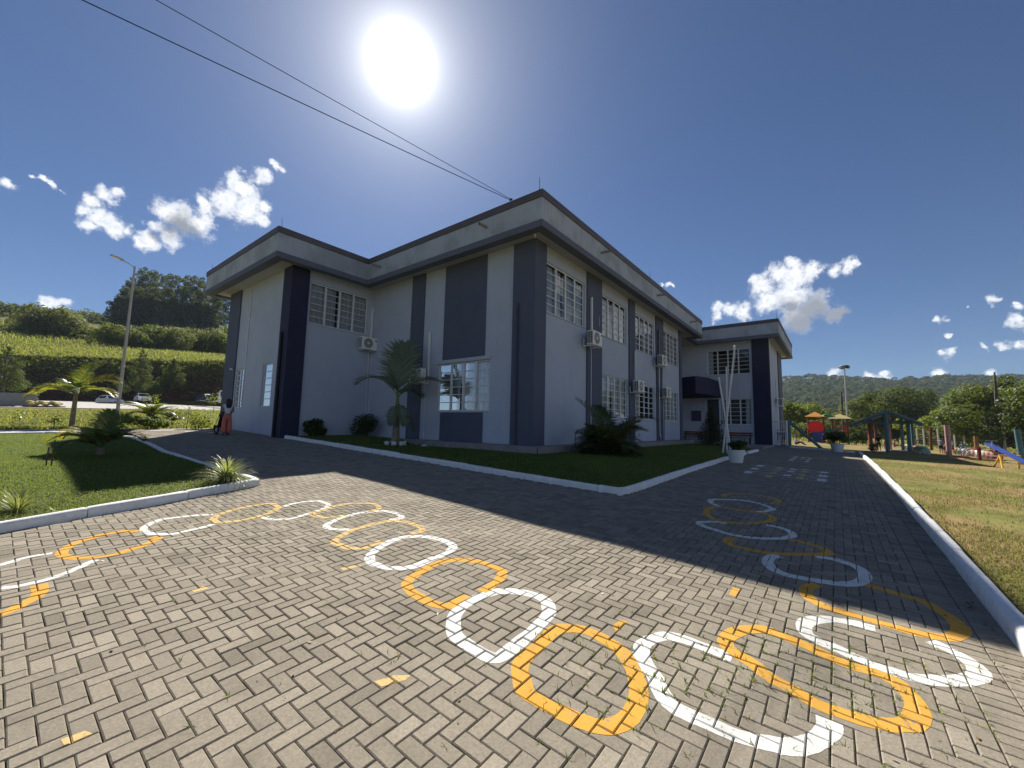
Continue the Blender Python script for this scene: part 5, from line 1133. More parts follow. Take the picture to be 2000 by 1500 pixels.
# weeds in the paver joints
P = []
W_ = [(3.6, .0), (3.4, .5), (3.9, .1), (4.3, -.3), (2.9, .9), (2.6, 1.2), (4.6, .3), (3.3, 6.0), (3.6, 5.2), (5.3, .5), (2.5, 6.8), (1.7, 6.9)]
for k in range(2000):
    if random.random() < .7: c_ = random.choice(W_); x, y = random.gauss(c_[0], .35), random.gauss(c_[1], .35)
    else: x, y = random.uniform(.8, 7), random.uniform(-.6, 7)
    if random.random() < .5: y = round(y*10)/10
    else: x = round(x*10)/10
    if T(x, y) is not None and not inpoly(x, y, BED) and x < 7.8 and y > -.9: 
        m_ = random.choice((1, 1, 2, 4))
        for _ in range(m_): P.append((x+random.gauss(0, .004), y+random.gauss(0, .004), T(x, y)-.012))
V, F = blades(np.array(P), .030, .006, .8, .5); tag(np_mesh('joint_weeds', V, F, l_grass, tone=rng.uniform(0, 1, len(F))), 'tiny weeds growing in the paver joints', 'weeds', kind='stuff')
# fallen leaves along the right kerb
C = [(x, y, T(x, y)+.006) for x, y in zip(rng.uniform(4, 16, 420), -.93+np.abs(rng.normal(0, .07, 420)))]
C += [(x, y, T(x, y)+.006) for x, y in zip(rng.uniform(.6, 7.5, 150), rng.uniform(-.8, 7.5, 150)) if not inpoly(x, y, BED)]
V, F = leaves(np.array(C), .030, .5, 3.); tag(np_mesh('leaf_litter', V, F, LM('dry_leaf', (.10, .055, .03), (.22, .13, .06), .1), tone=rng.uniform(0, 1, len(F))), 'dry leaf crumbs scattered on the pavers, thickest along the right kerb', 'leaf litter', kind='stuff')

# ------------------------------------------------------------------ trees at the right
b = gnd(1940, 868); D0 = 61; b = at(1950, 868, D0); b.z = T(b.x, b.y)
cl = []
for k in range(64):
    u = random.uniform(1842, 2075); top_ = np.interp(u, [1842, 1870, 1910, 1950, 2000, 2075], [806, 765, 742, 730, 730, 752]); bot = np.interp(u, [1842, 1900, 1950, 2075], [838, 860, 868, 868]); v_ = top_+10+(bot-top_-18)*random.random(); q = at(u, v_, D0+random.uniform(-4.5, 5))-b; cl.append((q.x, q.y, q.z, random.uniform(.8, 1.35)))
tree('broadleaf_tree', 'big glossy leaved tree spreading over the tyres at the right edge', b, 9.2, 14, 1.5, 64, (1, 1), 330, .27, l_citrus, m_bark, None, .25, cl=cl)
for u, vb, vt_, d_, W, base, lm, lab, nc in ((1752, 846, 757, 105, 13, 2.0, l_dark, 'dark dome shaped tree behind the pavilion', 34), (1690, 846, 775, 118, 12, .6, l_olive, 'pale olive tree between the far lamp post and the dark dome shaped tree', 30), (1800, 850, 782, 112, 7, .8, l_mid, 'light green tree right of the dark dome shaped tree', 18),
                                        (1562, 852, 786, 100, 10, 1.0, l_lime, 'yellow green tree behind the playground right of the building', 24), (1537, 852, 782, 92, 5, 1.0, l_dark, 'dark tree half hidden by the right corner of the building', 14), (1612, 850, 800, 108, 9, .6, l_olive, 'olive tree behind the play tower roofs', 18), (1640, 852, 806, 96, 6, .4, l_mid, 'bushy tree behind the wooden utility pole', 14),
                                        (1808, 858, 812, 84, 7, .3, l_lime, 'low sunlit yellow green bush behind the wire fence', 14), (1850, 860, 815, 88, 8, .3, l_lime, 'pale bush behind the fence left of the big tree', 12), (1580, 858, 822, 80, 7, .3, l_olive, 'low bush behind the seated person and the play tower', 14), (1668, 862, 836, 70, 4, .2, l_dark, 'dark low bush at the foot of the far lamp post', 10), (2060, 860, 760, 95, 12, 1, l_mid, 'tree beyond the right edge of the frame', 20)):
    b = at(u, vb, d_); b.z = T(b.x, b.y)-.1; tp = at(u, vt_, d_); tree('broadleaf_tree', lab, b, tp.z-b.z, W, base, nc, (W*.10, W*.17), 190/max(1, W*.10)**1.0, .42, lm, m_bark, None, .16)
P = []
for k in range(9000):
    x = random.uniform(62, 100); y = random.uniform(-60, 6); P.append((x, y, T(x, y)-.12))
V, F = blades(np.array(P), .55, .09, .5, .6); tag(np_mesh('field_weeds', V, F, l_mead, tone=rng.uniform(0, 1, len(F))), 'tall sunlit weeds beyond the wire fence', 'grass', kind='stuff')
# ------------------------------------------------------------------ lamp posts and utility pole
m_galv = M('galvanised_steel', (.42, .43, .44), .5, .06, 5, metal=.4); m_concp = M('pole_concrete', (.36, .35, .33), .9, .1, 4, .3, 40); m_lens = M('lamp_lens', (.75, .76, .74), .3, .02, 5)
q = at(248, 650, 36); q.z = T(q.x, q.y)-.1; h = at(263, 520, 36).z-q.z
t = thing('street_lamp', 'tall street lamp with a single arm rising behind the left palms', 'street lamp', q)
mb = MB(); mb.tube([(0, 0, -.3), (0, 0, h)], [.10, .055], 12); mb.build('pole', m_concp, t, True)
e = at(232, 505, 35.6)-q
mb = MB(); mb.tube([(0, 0, h-.1), tuple(Vector((0, 0, h-.05)).lerp(e, .5)+Vector((0, 0, .03))), tuple(e)], .028, 8); mb.build('arm', m_galv, t, True)
d = (e-Vector((0, 0, h))).normalized(); mb = MB(); mb.obar(e-d*.25, e+d*.42, .20, .07); mb.obar(e-d*.25+Vector((0, 0, .05)), e+d*.15+Vector((0, 0, .05)), .14, .06); lm_ = mb.build('lamp_head', m_galv, t)
mb = MB(); mb.obar(e+d*-.05-Vector((0, 0, .042)), e+d*.38-Vector((0, 0, .042)), .17, .012); mb.build('lens', m_lens, lm_)
q = at(1657, 850, 76); q.z = T(q.x, q.y)-.1; h = at(1655, 718, 76).z-q.z
t = thing('floodlight_pole', 'tall thin pole with a cluster of floodlights on top beyond the playground', 'floodlight pole', q)
mb = MB(); mb.tube([(0, 0, -.2), (0, 0, h)], [.13, .08], 10); mb.build('pole', m_galv, t, True)
mb = MB(); mb.torus((0, 0, h), (0, 0, 1), .35, .035, 16, 6); mb.build('ring_mount', m_galv, t)
for k in range(4):
    a = k*math.pi/2+.5; mb = MB(); c = Vector((.45*math.cos(a), .45*math.sin(a), h+.12)); mb.obar(c-Vector((math.cos(a), math.sin(a), -.5))*.16, c+Vector((math.cos(a), math.sin(a), -.5))*.18, .42, .34); mb.build('floodlight', m_galv if k % 2 else m_iron, t)
q = at(1648, 850, 88); q.z = T(q.x, q.y)-.1; h = at(1645, 765, 88).z-q.z
t = thing('utility_pole', 'dark wooden utility pole with a short cross bar left of the floodlight pole', 'utility pole', q)
mb = MB(); mb.tube([(0, 0, -.2), (-.1, 0, h)], [.20, .14], 9); mb.build('pole', m_bark, t, True); mb = MB(); mb.obar((-.9, .3, h*.62), (.8, -.3, h*.62), .1, .1); mb.build('cross_bar', m_bark, t)

# ------------------------------------------------------------------ vehicles on the gravel lot
m_tyre = M('tyre_rubber', (.018, .018, .019), .85, .1, 8); m_rim = M('wheel_rim', (.45, .46, .48), .35, .05, 4, metal=.7); m_cglass = M('car_glass', (.03, .035, .04), .08, .05, 2, spec=.8); m_hl = M('headlight_lens', (.7, .72, .74), .15, .03, 4, spec=.7); m_tl = M('tail_light', (.35, .02, .02), .25, .05, 4, spec=.6); m_plate = M('number_plate', (.5, .5, .52), .5, .03, 4)
def car(label, loc, rz, col, name='parked_car', L=4.0, W=1.68, H=1.45, van=False, group='cars parked on the gravel lot'):
    mt = M('car_paint', col, .28, .03, 2, spec=.6); t = thing(name, label, 'van' if van else 'car', loc, rz, group); x0, x1 = -L/2, L/2
    if van: low = [(x0, .32), (x0+.05, 1.05), (x0+.55, 1.12), (x1-.05, 1.12), (x1, .35)]; top = [(x0+.35, 1.1), (x0+1.1, H-.04), (x0+1.5, H), (x1-.12, H), (x1-.02, 1.1)]
    else: low = [(x0, .30), (x0+.02, .62), (x0+.10, .76), (x0+1.15, .90), (x1-.55, .94), (x1-.06, .90), (x1, .62), (x1-.03, .30)]; top = [(x0+1.0, .88), (x0+1.65, H-.05), (x0+1.95, H), (x1-1.15, H-.01), (x1-.75, H-.10), (x1-.25, .92)]
    def ext(P, y, ins):                                         # profile swept across the width with tumblehome
        k = len(P); zmin = min(p[1] for p in P); zmax = max(p[1] for p in P); vs = []
        for s in (-1, 1):
            for x, z in P: vs.append((x, s*(y-ins*(z-zmin)/(zmax-zmin)), z))
        return vs, [tuple(range(k))[::-1], tuple(range(k, 2*k))]+[(i, (i+1) % k, k+(i+1) % k, k+i) for i in range(k)]
    bm = bmesh.new()
    for vs, fs in (ext(low, W/2, .06), ext(top, W/2-.06, .17)):
        vv = [bm.verts.new(v) for v in vs]; [bm.faces.new([vv[i] for i in f]) for f in fs]
    bmesh.ops.recalc_face_normals(bm, faces=bm.faces[:]); bmesh.ops.bevel(bm, geom=[e_ for e_ in bm.edges if e_.calc_face_angle(0) > .3], offset=.045, segments=2, affect='EDGES', profile=.6)
    me = bpy.data.meshes.new('body'); bm.to_mesh(me); bm.free(); me.materials.append(mt); o = bpy.data.objects.new('body', me); COL.objects.link(o); o.parent = t
    A_, B_ = Vector((top[0][0], 0, top[0][1])), Vector((top[1][0], 0, top[1][1])); zl, zh = top[0][1], H
    def wid(z): return W/2-.06-.17*(z-zl)/(zh-zl)
    n_ = (B_-A_).cross(Vector((0, 1, 0))).normalized(); n_ = -n_ if n_.x > 0 else n_
    def pane(Pa, Pb, nm, ins=.10):
        a = Pa.lerp(Pb, .10); b_ = Pa.lerp(Pb, .92); nn = (Pb-Pa).cross(Vector((0, 1, 0))).normalized(); nn = nn if nn.dot(Vector((Pa.x+Pb.x, 0, .2))) > 0 else -nn; mb = MB()
        mb.add([a+nn*.012+Vector((0, -wid(a.z)+ins, 0)), a+nn*.012+Vector((0, wid(a.z)-ins, 0)), b_+nn*.012+Vector((0, wid(b_.z)-ins, 0)), b_+nn*.012+Vector((0, -wid(b_.z)+ins, 0))], [(0, 1, 2, 3)]); mb.build(nm, m_cglass, t)
    pane(A_, B_, 'windscreen'); pane(Vector((top[-1][0], 0, top[-1][1])), Vector((top[-2][0], 0, top[-2][1])), 'rear_window')
    for s in (-1, 1):
        mb = MB(); za, zb = zl+.06, H-.14; xa0, xb0 = top[0][0]+.28, top[-1][0]-.32; xa1, xb1 = top[1][0]+.12, top[-2][0]-.12
        f = lambda x, z: (x, s*(wid(z)+.008), z); mid = (xa0+xb0)/2
        for u0, u1, w0, w1 in ((xa0, mid-.03, xa1, mid-.03), (mid+.03, xb0, mid+.03, xb1)): mb.add([f(u0, za), f(u1, za), f(w1, zb), f(w0, zb)], [(0, 1, 2, 3)])
        mb.build('side_window', m_cglass, t)
        for x in (x0+.72, x1-.72):
            mb = MB(); mb.torus((x, s*(W/2-.10), .30), (0, 1, 0), .225, .075, 20, 8, squash=1.15); wh = mb.build('wheel', m_tyre, t, True); mb = MB(); mb.lathe([(.001, 0), (.18, 0), (.2, -.03)], 16); mb.v = [(x+a, s*(W/2-.035-abs(c)), .30+b) for a, b, c in mb.v]; mb.build('rim', m_rim, wh)
        mb = MB(); mb.cbox(x0-.012, x0+.10, s*(W/2-.30)-.16, s*(W/2-.30)+.16, .58, .72, .03); mb.build('headlight', m_hl, t); mb = MB(); mb.cbox(x1-.10, x1+.012, s*(W/2-.24)-.12, s*(W/2-.24)+.12, .62, .84, .02); mb.build('tail_light', m_tl, t)
        mb = MB(); mb.cbox(top[0][0]+.25, top[0][0]+.42, s*(W/2+.02)-.05, s*(W/2+.02)+.05, .92, 1.04, .02); mb.build('mirror', mt, t)
    mb = MB(); mb.box(x0-.016, x0-.004, -.45, .45, .36, .52); mb.build('grille', m_iron, t); mb = MB(); mb.box(x0-.026, x0-.0161, -.2, .2, .38, .48); mb.build('number_plate', m_plate, t)
    return t
def park(u, v, d): q = at(u, v, d); q.z = T(q.x, q.y)-.06; return q
def facing(q, off=0): return math.atan2(q.y, q.x)+R_(off)
q = at(278, 784, 90); q.z = max(T(q.x, q.y)-.06, at(278, 785.5, 90).z); car('small white hatchback facing the camera on the gravel lot', q, facing(q, 8), (.72, .73, .74))
q = at(214, 788, 88); q.z = T(q.x, q.y)-.3; car('silver white car showing only its roof behind the left palm leaves', q, facing(q, 25), (.60, .62, .64))
q = at(404, 786, 86); q.z = at(404, 786.5, 86).z; car('dark blue hatchback, left one of the two parked beside the building', q, facing(q, 25), (.012, .02, .06))
q = at(428, 787, 82); q.z = at(428, 787.5, 82).z; car('dark blue taller car parked right beside the building corner', q, facing(q, 25), (.010, .016, .05), H=1.62, L=4.3, W=1.8)
q = at(463, 790, 74); q.z = at(463, 792, 74).z; car('white van mostly hidden behind the left corner of the building', q, facing(q, 80), (.70, .70, .70), 'parked_van', 4.6, 1.85, 2.1, True)
# stacked blocks and pallets
m_block = M('concrete_block', (.24, .25, .25), .9, .1, 3, .4, 30); m_pallet = M('pallet_wood', (.25, .19, .12), .85, .15, 5); m_tarp = M('yellow_sacking', (.45, .38, .14), .8, .12, 3)
def block_stack(u, v, d, nx, nz, label):
    q = at(u, v, d); q.z = T(q.x, q.y)-.08; t = thing('block_stack', label, 'block stack', q, math.atan2(q.y, q.x)-math.pi/2, 'stacks of grey concrete blocks')
    mb = MB()
    for i in range(nx):
        for j in range(nz):
            for k in range(2): mb.cbox(i*.41-nx*.205+(.1 if j % 2 else 0), i*.41-nx*.205+.40+(.1 if j % 2 else 0), k*.21, k*.21+.2, .14+j*.20, .14+j*.20+.193, .008)
    mb.build('blocks', m_block, t); mb = MB()
    for k in range(3): mb.box(-nx*.2, nx*.2, -.05+k*.22, .05+k*.22, .11, .138); mb.box(-nx*.2+k*nx*.18, -nx*.2+k*nx*.18+.1, -.05, .5, 0, .109)
    mb.build('pallet', m_pallet, t)
block_stack(4, 793, 62, 4, 6, 'tall stack of grey blocks at the left edge, leftmost of three'); block_stack(24, 793, 62, 4, 6, 'stack of grey blocks under the white tank lid, second from the left edge'); block_stack(46, 793, 62, 4, 6, 'stack of grey blocks beside the pallets, third from the left edge')
q = at(20, 772.5, 64); t = thing('water_tank', 'white round tank lid showing above the stacked blocks', 'tank', (q.x, q.y, T(q.x, q.y)-.05)); hh2 = at(20, 767, 64).z-T(q.x, q.y)
mb = MB(); mb.lathe([(.55, 0), (.72, hh2-.45), (.72, hh2-.15)], 20); mb.build('tank', m_white, t, True); mb = MB(); mb.lathe([(.80, hh2-.15), (.80, hh2-.08), (.35, hh2), (.001, hh2+.02)], 20); mb.build('lid', m_white, t, True)
for k, (u, lab) in enumerate(((68, 'wooden pallet with yellow sacks left of the palm trunk, left one'), (88, 'wooden pallet with yellow sacks left of the palm trunk, middle one'), (108, 'wooden pallet with yellow sacks left of the palm trunk, right one'))):
    q = at(u, 793, 61); q.z = T(q.x, q.y)-.08; t = thing('loaded_pallet', lab, 'pallet', q, .4+k*.3, 'pallets on the gravel lot'); mb = MB()
    for i in range(5): mb.box(-.6, .6, -.5+i*.22, -.38+i*.22, .12, .15)
    for i in range(3): mb.box(-.6+i*.54, -.48+i*.54, -.5, .5, 0, .119)
    mb.build('pallet', m_pallet, t); mb = MB()
    for i in range(4): mb.sphere((-.3+.35*(i % 2)+.1*k, -.2+.35*(i//2), .30+.1*(i % 3)), (.34, .24, .15), 9, 6)
    mb.build('sacks', m_tarp, t, True)

# ------------------------------------------------------------------ gate, teal post, fence
m_gate = M('white_gate_paint', (.62, .65, .68), .5, .04, 5); m_teal = M('teal_paint', (.075, .155, .185), .6, .12, 3, dirt=.2); m_red = M('red_post_paint', (.15, .045, .035), .6, .15, 3, dirt=.2); m_pink = M('pink_post_paint', (.40, .24, .225), .65, .12, 3, dirt=.2)
q0, q1 = at(1508.5, 866, 35.7), at(1537.5, 866, 35.6); q0.z = q1.z = T(q0.x, q0.y)+.12; t = thing('barred_gate', 'white barred metal gate on a low step beside the right corner of the building', 'gate', q0); v = q1-q0; up = Vector((0, 0, 1.80))
mb = MB(); mb.obar((0, 0, -.05), up, .08, .08); mb.build('gate_post', m_gate, t); mb = MB(); mb.obar(v+Vector((0, 0, -.05)), v+up, .10, .10); mb.build('gate_post', m_gate, t)
mb = MB()
for z in (.10, .95, 1.68): mb.obar(Vector((0, 0, z)), v+Vector((0, 0, z)), .04, .05)
for i in range(1, 9): mb.obar(v*(i/9)+Vector((0, 0, .12)), v*(i/9)+Vector((0, 0, 1.78)), .022, .022)
mb.build('bars', m_gate, t); mb = MB(); mb.obar(v*-.1+Vector((0, 0, -.14)), v*1.15+Vector((0, 0, -.14)), .35, .25); mb.build('step', m_slab, t)
q = at(1542, 866, 36.4); q.z = T(q.x, q.y); t = thing('braced_post', 'teal wooden post with a long sloping brace right of the barred gate', 'post', q)
mb = MB(); mb.obar((0, 0, -.1), (0, 0, 1.95), .17, .17); mb.build('post', m_teal, t); f_ = at(1605, 876, 38.5)-q; f_.z = T(f_.x+q.x, f_.y+q.y)-q.z; mb = MB(); mb.obar((0, -.08, 1.85), f_, .12, .16); mb.build('brace', m_teal, t)
m_fpost = M('fence_post_concrete', (.42, .41, .38), .9, .1, 4); m_wire = M('fence_wire', (.25, .25, .24), .6, .1, 5)
FP = [(1792, 63), (1805, 62.5), (1819, 62), (1833, 61.5), (1848, 61), (1865, 60.5), (1884, 60), (1935, 59), (1962, 58.5), (2010, 58), (2070, 57.5)]
FQ = [at(u, 860, d) for u, d in FP]
t = thing('wire_fence', 'wire fence on pale concrete posts behind the tyres and the big tree', 'fence', (FQ[0].x, FQ[0].y, T(FQ[0].x, FQ[0].y)))
for p in FQ:
    z = T(p.x, p.y); mb = MB(); b_ = Vector((p.x, p.y, z))-t.location; mb.obar(b_-Vector((0, 0, .2)), b_+Vector((0, 0, 2.25)), .13, .13); mb.build('fence_post', m_fpost, t)
mb = MB()
for a, b_ in zip(FQ, FQ[1:]):
    for k in range(8):
        z = .25+k*.26; mb.tube([Vector((a.x, a.y, T(a.x, a.y)+z))-t.location, Vector((b_.x, b_.y, T(b_.x, b_.y)+z))-t.location], .006, 3, False)
mb.build('wires', m_wire, t)
def post(name, label, u0, v0, u1, v1, d, w_, mt, group=None):
    a = at(u0, v0, d); a.z = T(a.x, a.y)-.05; b_ = at(u1, v1, d); mb = MB(); mb.tube([(0, 0, -.1), tuple(b_-a)], w_/2, 10); o = mb.build(name, mt, None, True); o.location = a; return tag(o, label, 'post', group)
post('wooden_post', 'brown wooden post standing among the fence posts left of the tyres', 1818, 866, 1817, 836, 58, .22, m_red); post('wooden_post', 'thick brown wooden post under the big tree behind the tyre row', 1908, 880, 1906, 852, 55, .30, M('brown_post', (.22, .10, .05), .8, .15, 4))
post('swing_post', 'leaning pink swing post in the middle of the playground lawn', 1855, 896, 1849, 830, 37.4, .26, m_pink); post('swing_post', 'leaning pale teal swing post at the right edge', 1999, 912, 1986, 838, 36.5, .26, m_teal)

# ------------------------------------------------------------------ pavilion
m_roofp = M('pavilion_roof', (.30, .30, .28), .7, .12, 3, dirt=.3); m_whiteb = M('white_board', (.75, .74, .70), .7, .05, 4)
D = 40.; ap = at(1733, 801, D); el_ = at(1664, 827, D); er = at(1803, 827, D); pz = T(ap.x, ap.y); t = thing('pavilion', 'open wooden playground pavilion with a gable roof on teal and red posts', 'pavilion', (ap.x, ap.y, pz)); o_ = Vector((ap.x, ap.y, pz)); back = Vector((6.2, -.6, .05)); A0, L0, R0 = ap-o_, el_-o_, er-o_
for s0, nm in ((L0, 'roof_slope'), (R0, 'roof_slope')):
    n_ = (s0-A0).cross(back).normalized(); n_ = n_ if n_.z > 0 else -n_; mb = MB(); c = [A0, s0, s0+back, A0+back]; mb.add([p+n_*.03 for p in c]+[p-n_*.03 for p in c], [(0, 1, 2, 3), (7, 6, 5, 4)]+[(i, 4+i, 4+(i+1) % 4, (i+1) % 4) for i in range(4)]); mb.build(nm, m_roofp, t)
    mb = MB(); fo_ = Vector((-.06, 0, -.10)); mb.obar(A0+fo_, s0+fo_, .05, .14); mb.build('barge_board', m_teal, t)
    for k in (1, 2, 3, 4): mb = MB(); mb.obar(A0+back*(k/5)-Vector((0, 0, .1)), s0+back*(k/5)-Vector((0, 0, .1)), .08, .14); mb.build('rafter', m_teal, t)
mb = MB(); mb.obar(L0.lerp(R0, .12)+back*.12+Vector((0, 0, .12)), L0.lerp(R0, .88)+back*.12+Vector((0, 0, .12)), .10, .18); mb.build('tie_beam', m_teal, t); mb = MB(); mb.obar(L0.lerp(R0, .12)+back*.9+Vector((0, 0, .12)), L0.lerp(R0, .88)+back*.9+Vector((0, 0, .12)), .10, .18); mb.build('tie_beam', m_teal, t)
for a_, b_ in ((L0.lerp(A0, .08), L0.lerp(A0, .30)), (L0.lerp(A0, .42), L0.lerp(A0, .80))): mb = MB(); mb.obar(a_+back*.35-Vector((0, 0, .14)), b_+back*.35-Vector((0, 0, .14)), .5, .05); mb.build('sunlit_roof_strip', m_whiteb, t)  # opaque white boards standing in for sunlit strips of the roof underside
for f, bk_, mt, w_ in ((.5, .02, m_teal, .26), (.24, .30, m_red, .24), (.20, .62, m_red, .22), (.80, .45, m_teal, .24), (.70, .92, m_teal, .2), (.28, .95, m_red, .2), (.86, .96, m_teal, .2), (.5, .97, m_pink, .2)):
    p = L0.lerp(R0, f)+back*bk_; g_ = T(p.x+o_.x, p.y+o_.y)-o_.z; mb = MB(); mb.tube([(p.x, p.y, g_-.1), (p.x, p.y, L0.z+(A0.z-L0.z)*(1-abs(f-.5)*2)-.05)], w_/2, 8); mb.build('post', mt, t, True)
mb = MB(); mb.prism([((L0.lerp(R0, a)+back*b_).x, (L0.lerp(R0, a)+back*b_).y) for a, b_ in ((.18, .25), (.82, .25), (.82, 1), (.18, 1))][::-1], -.15, .10); mb.build('floor_slab', m_slab, t)

# ------------------------------------------------------------------ play tower
m_or = M('orange_plastic', (.46, .21, .05), .45, .06, 3); m_yel = M('straw_yellow_plastic', (.36, .30, .14), .5, .1, 3); m_grn = M('green_plastic', (.02, .22, .10), .4, .06, 3); m_blu = M('blue_plastic', (.02, .045, .22), .4, .06, 3); m_redp = M('red_plastic', (.75, .02, .02), .4, .05, 3); m_brown = M('brown_post_paint', (.16, .05, .03), .6, .1, 3)
q = at(1597, 860, 62); q.z = T(q.x, q.y); rz = math.atan2(q.y, q.x)-math.pi/2; t = thing('play_tower', 'colourful play tower with orange roof, round red tunnel mouth and blue panel', 'play tower', q, rz)
def roof4(x, y, w_, z, hgt, mt, nm='roof'):
    mb = MB(); mb.add([(x-w_, y-w_, z), (x+w_, y-w_, z), (x+w_, y+w_, z), (x-w_, y+w_, z), (x, y, z+hgt)], [(0, 1, 4), (1, 2, 4), (2, 3, 4), (3, 0, 4), (3, 2, 1, 0)]); return mb.build(nm, mt, t)
roof4(-.15, 0, 1.0, 3.05, .62, m_or); roof4(2.2, .6, 1.15, 2.85, .6, m_yel)
mb = MB(); mb.torus((1.0, .2, 2.75), (0, 1, 0), .55, .10, 16, 6, 0, math.pi); mb.box(.35, 1.75, -.2, .7, 2.95, 3.12); mb.build('bridge_roof', m_grn, t)
for x, y in ((-.85, -.7), (.65, -.7), (-.85, .7), (.65, .7), (1.5, 0), (2.9, 0), (1.5, 1.2), (2.9, 1.2)): mb = MB(); mb.tube([(x, y, -.1), (x, y, 3.05 if x < 1 else 2.85)], .10, 8); mb.build('post', m_brown, t, True)
mb = MB(); mb.box(-.85, .65, -.76, -.70, 1.25, 2.35); mb.build('tunnel_panel', m_blu, t)
mb = MB(); mb.lathe([(.001, -.03), (.66, -.03), (.72, .0), (.72, .1)], 28); mb.v = [(-.1+x, -.79+z*.6, 1.78+y) for x, y, z in mb.v]; mb.build('tunnel_mouth', m_redp, t)
mb = MB(); mb.torus((-.1, -.80, 1.78), (0, 1, 0), .72, .06, 28, 6); mb.build('tunnel_rim', m_redp, t)
mb = MB(); mb.box(-.45, .75, -.95, -.80, .0, 1.22); mb.build('climbing_panel', m_blu, t); mb = MB(); mb.box(-.8, 2.9, -.6, 1.2, 1.15, 1.24); mb.build('deck', m_brown, t)
mb = MB()
for i in range(7): mb.tube([(1.55+.2*i, -.02, 1.2), (1.55+.2*i, -.02, 2.0)], .025, 5)
mb.tube([(1.5, -.02, 2.0), (2.9, -.02, 2.0)], .03, 5); mb.build('railing', m_redp, t)
mb = MB(); vs = []
for i in range(11):
    s = i/10; x, y, z = .8+1.9*s, -.3-1.5*s, 1.35*(1-s)+.10+.05*math.sin(s*9); vs += [(x-.28, y-.28, z+.28), (x-.2, y-.2, z), (x+.2, y+.2, z), (x+.28, y+.28, z+.28)]
mb.add(vs, [(i*4+j, i*4+j+1, i*4+5+j, i*4+4+j) for i in range(10) for j in range(3)]); mb.build('slide', m_grn, t)

# ------------------------------------------------------------------ painted half buried tyres
def tyre0(mt):
    mb = MB(); mb.torus((0, 0, .12), (0, 1, 0), .36, .075, 28, 10, squash=1.9); return mb.build('tyre_arch', mt, None, True)
TC = {'cream': (.50, .46, .40), 'pale blue': (.22, .32, .40), 'peach': (.46, .28, .20), 'mint': (.28, .44, .37), 'pale green': (.33, .44, .37), 'orange': (.38, .17, .08), 'white': (.55, .56, .54), 'pink': (.42, .20, .18), 'rust pink': (.30, .15, .12)}
tm = {}
def tyre(u, v, d, colr, label, rzo=0, sc=1.):
    q = at(u, v, d); q.z = T(q.x, q.y)+.0
    mt = tm.setdefault(colr, M('tyre_paint_'+colr.replace(' ', '_'), TC[colr], .7, .1, 6, dirt=.25)); base = tyre0(mt); base.location = q; base.rotation_euler = (0, 0, math.atan2(q.y, q.x)+R_(40+rzo)); base.scale = (sc,)*3
    tag(base, label, 'tyre', 'painted tyres half buried in the playground lawn')
for a in ((1773, 876, 47.5, 'cream', 'cream painted tyre at the far end of the left tyre row'), (1781, 878, 46.3, 'pale blue', 'pale blue painted tyre, second in the left tyre row'), (1788, 880, 45.2, 'peach', 'peach painted tyre in the middle of the left tyre row'), (1796, 883, 44.1, 'pale green', 'pale green painted tyre just behind the nearest mint one of the left row'), (1804, 886, 42.6, 'mint', 'mint painted tyre nearest the camera in the left tyre row')): tyre(*a, sc=1.08)
for a in ((1867, 881, 50, 'orange', 'orange painted tyre at the far end of the right tyre row'), (1875, 883, 48.8, 'mint', 'mint painted tyre next to the orange one in the right row'), (1883, 884, 47.6, 'pale blue', 'pale blue painted tyre beneath the child in teal'), (1891, 886, 46.4, 'pale green', 'pale green painted tyre left of the pink one in the right row'), (1901, 887, 45.4, 'pink', 'pink painted tyre behind the red merry go round'), (1910, 888, 44.4, 'white', 'white painted tyre behind the red merry go round'), (1921, 890, 43.6, 'cream', 'cream painted tyre right of the merry go round post'), (1930, 892, 42.8, 'pink', 'pink painted tyre second from the near end of the right row'), (1940, 894, 41.8, 'rust pink', 'rusty pink tyre nearest the camera in the right tyre row')): tyre(*a, rzo=-35, sc=1.02)

# ------------------------------------------------------------------ merry go round and seesaw
m_dred = M('dark_red_metal', (.22, .025, .02), .5, .1, 4); m_yelp = M('yellow_metal', (.75, .40, .03), .45, .08, 4); m_bluep = M('blue_plank_paint', (.03, .06, .24), .5, .1, 3)
q = at(1914, 900, 37.5); q.z = T(q.x, q.y); t = thing('merry_go_round', 'low dark red merry go round of bent metal bars before the tyre row', 'merry go round', q, .3)
mb = MB(); mb.tube([(0, 0, -.1), (0, 0, .85)], .09, 8); mb.build('centre_post', m_dred, t)
mb = MB()
for k in range(4): a = k*math.pi/2+.4; mb.tube([(0, 0, .72), (.6*math.cos(a), .6*math.sin(a), .72), (.95*math.cos(a), .95*math.sin(a), .50), (1.0*math.cos(a), 1.0*math.sin(a), .14)], .028, 6)
mb.torus((0, 0, .12), (0, 0, 1), 1.0, .03, 28, 6); mb.build('hand_bars', m_dred, t); mb = MB()
for k in range(4): a = k*math.pi/2+.4; mb.obar((.55*math.cos(a), .55*math.sin(a), .36), (.98*math.cos(a), .98*math.sin(a), .36), .22, .04)
mb.build('seat', m_pink, t)
c = at(1972, 896, 29.0); c.z = T(c.x, c.y); hi = at(1928, 866, 30.6)-c; lo = at(2012, 908, 27.6)-c; t = thing('seesaw', 'blue seesaw plank resting on a yellow trestle, left end up', 'seesaw', c)
mb = MB(); mb.obar(hi, lo, .24, .06); mb.build('plank', m_bluep, t); mb = MB(); dd_ = (lo-hi).normalized(); sd = dd_.cross(Vector((0, 0, 1))).normalized(); hp = hi+dd_*.45; mb.tube([hp, hp+Vector((0, 0, .24))], .02, 6); mb.tube([hp+Vector((0, 0, .24))-sd*.2, hp+Vector((0, 0, .24))+sd*.2], .02, 6); mb.build('handle', m_galv, t)
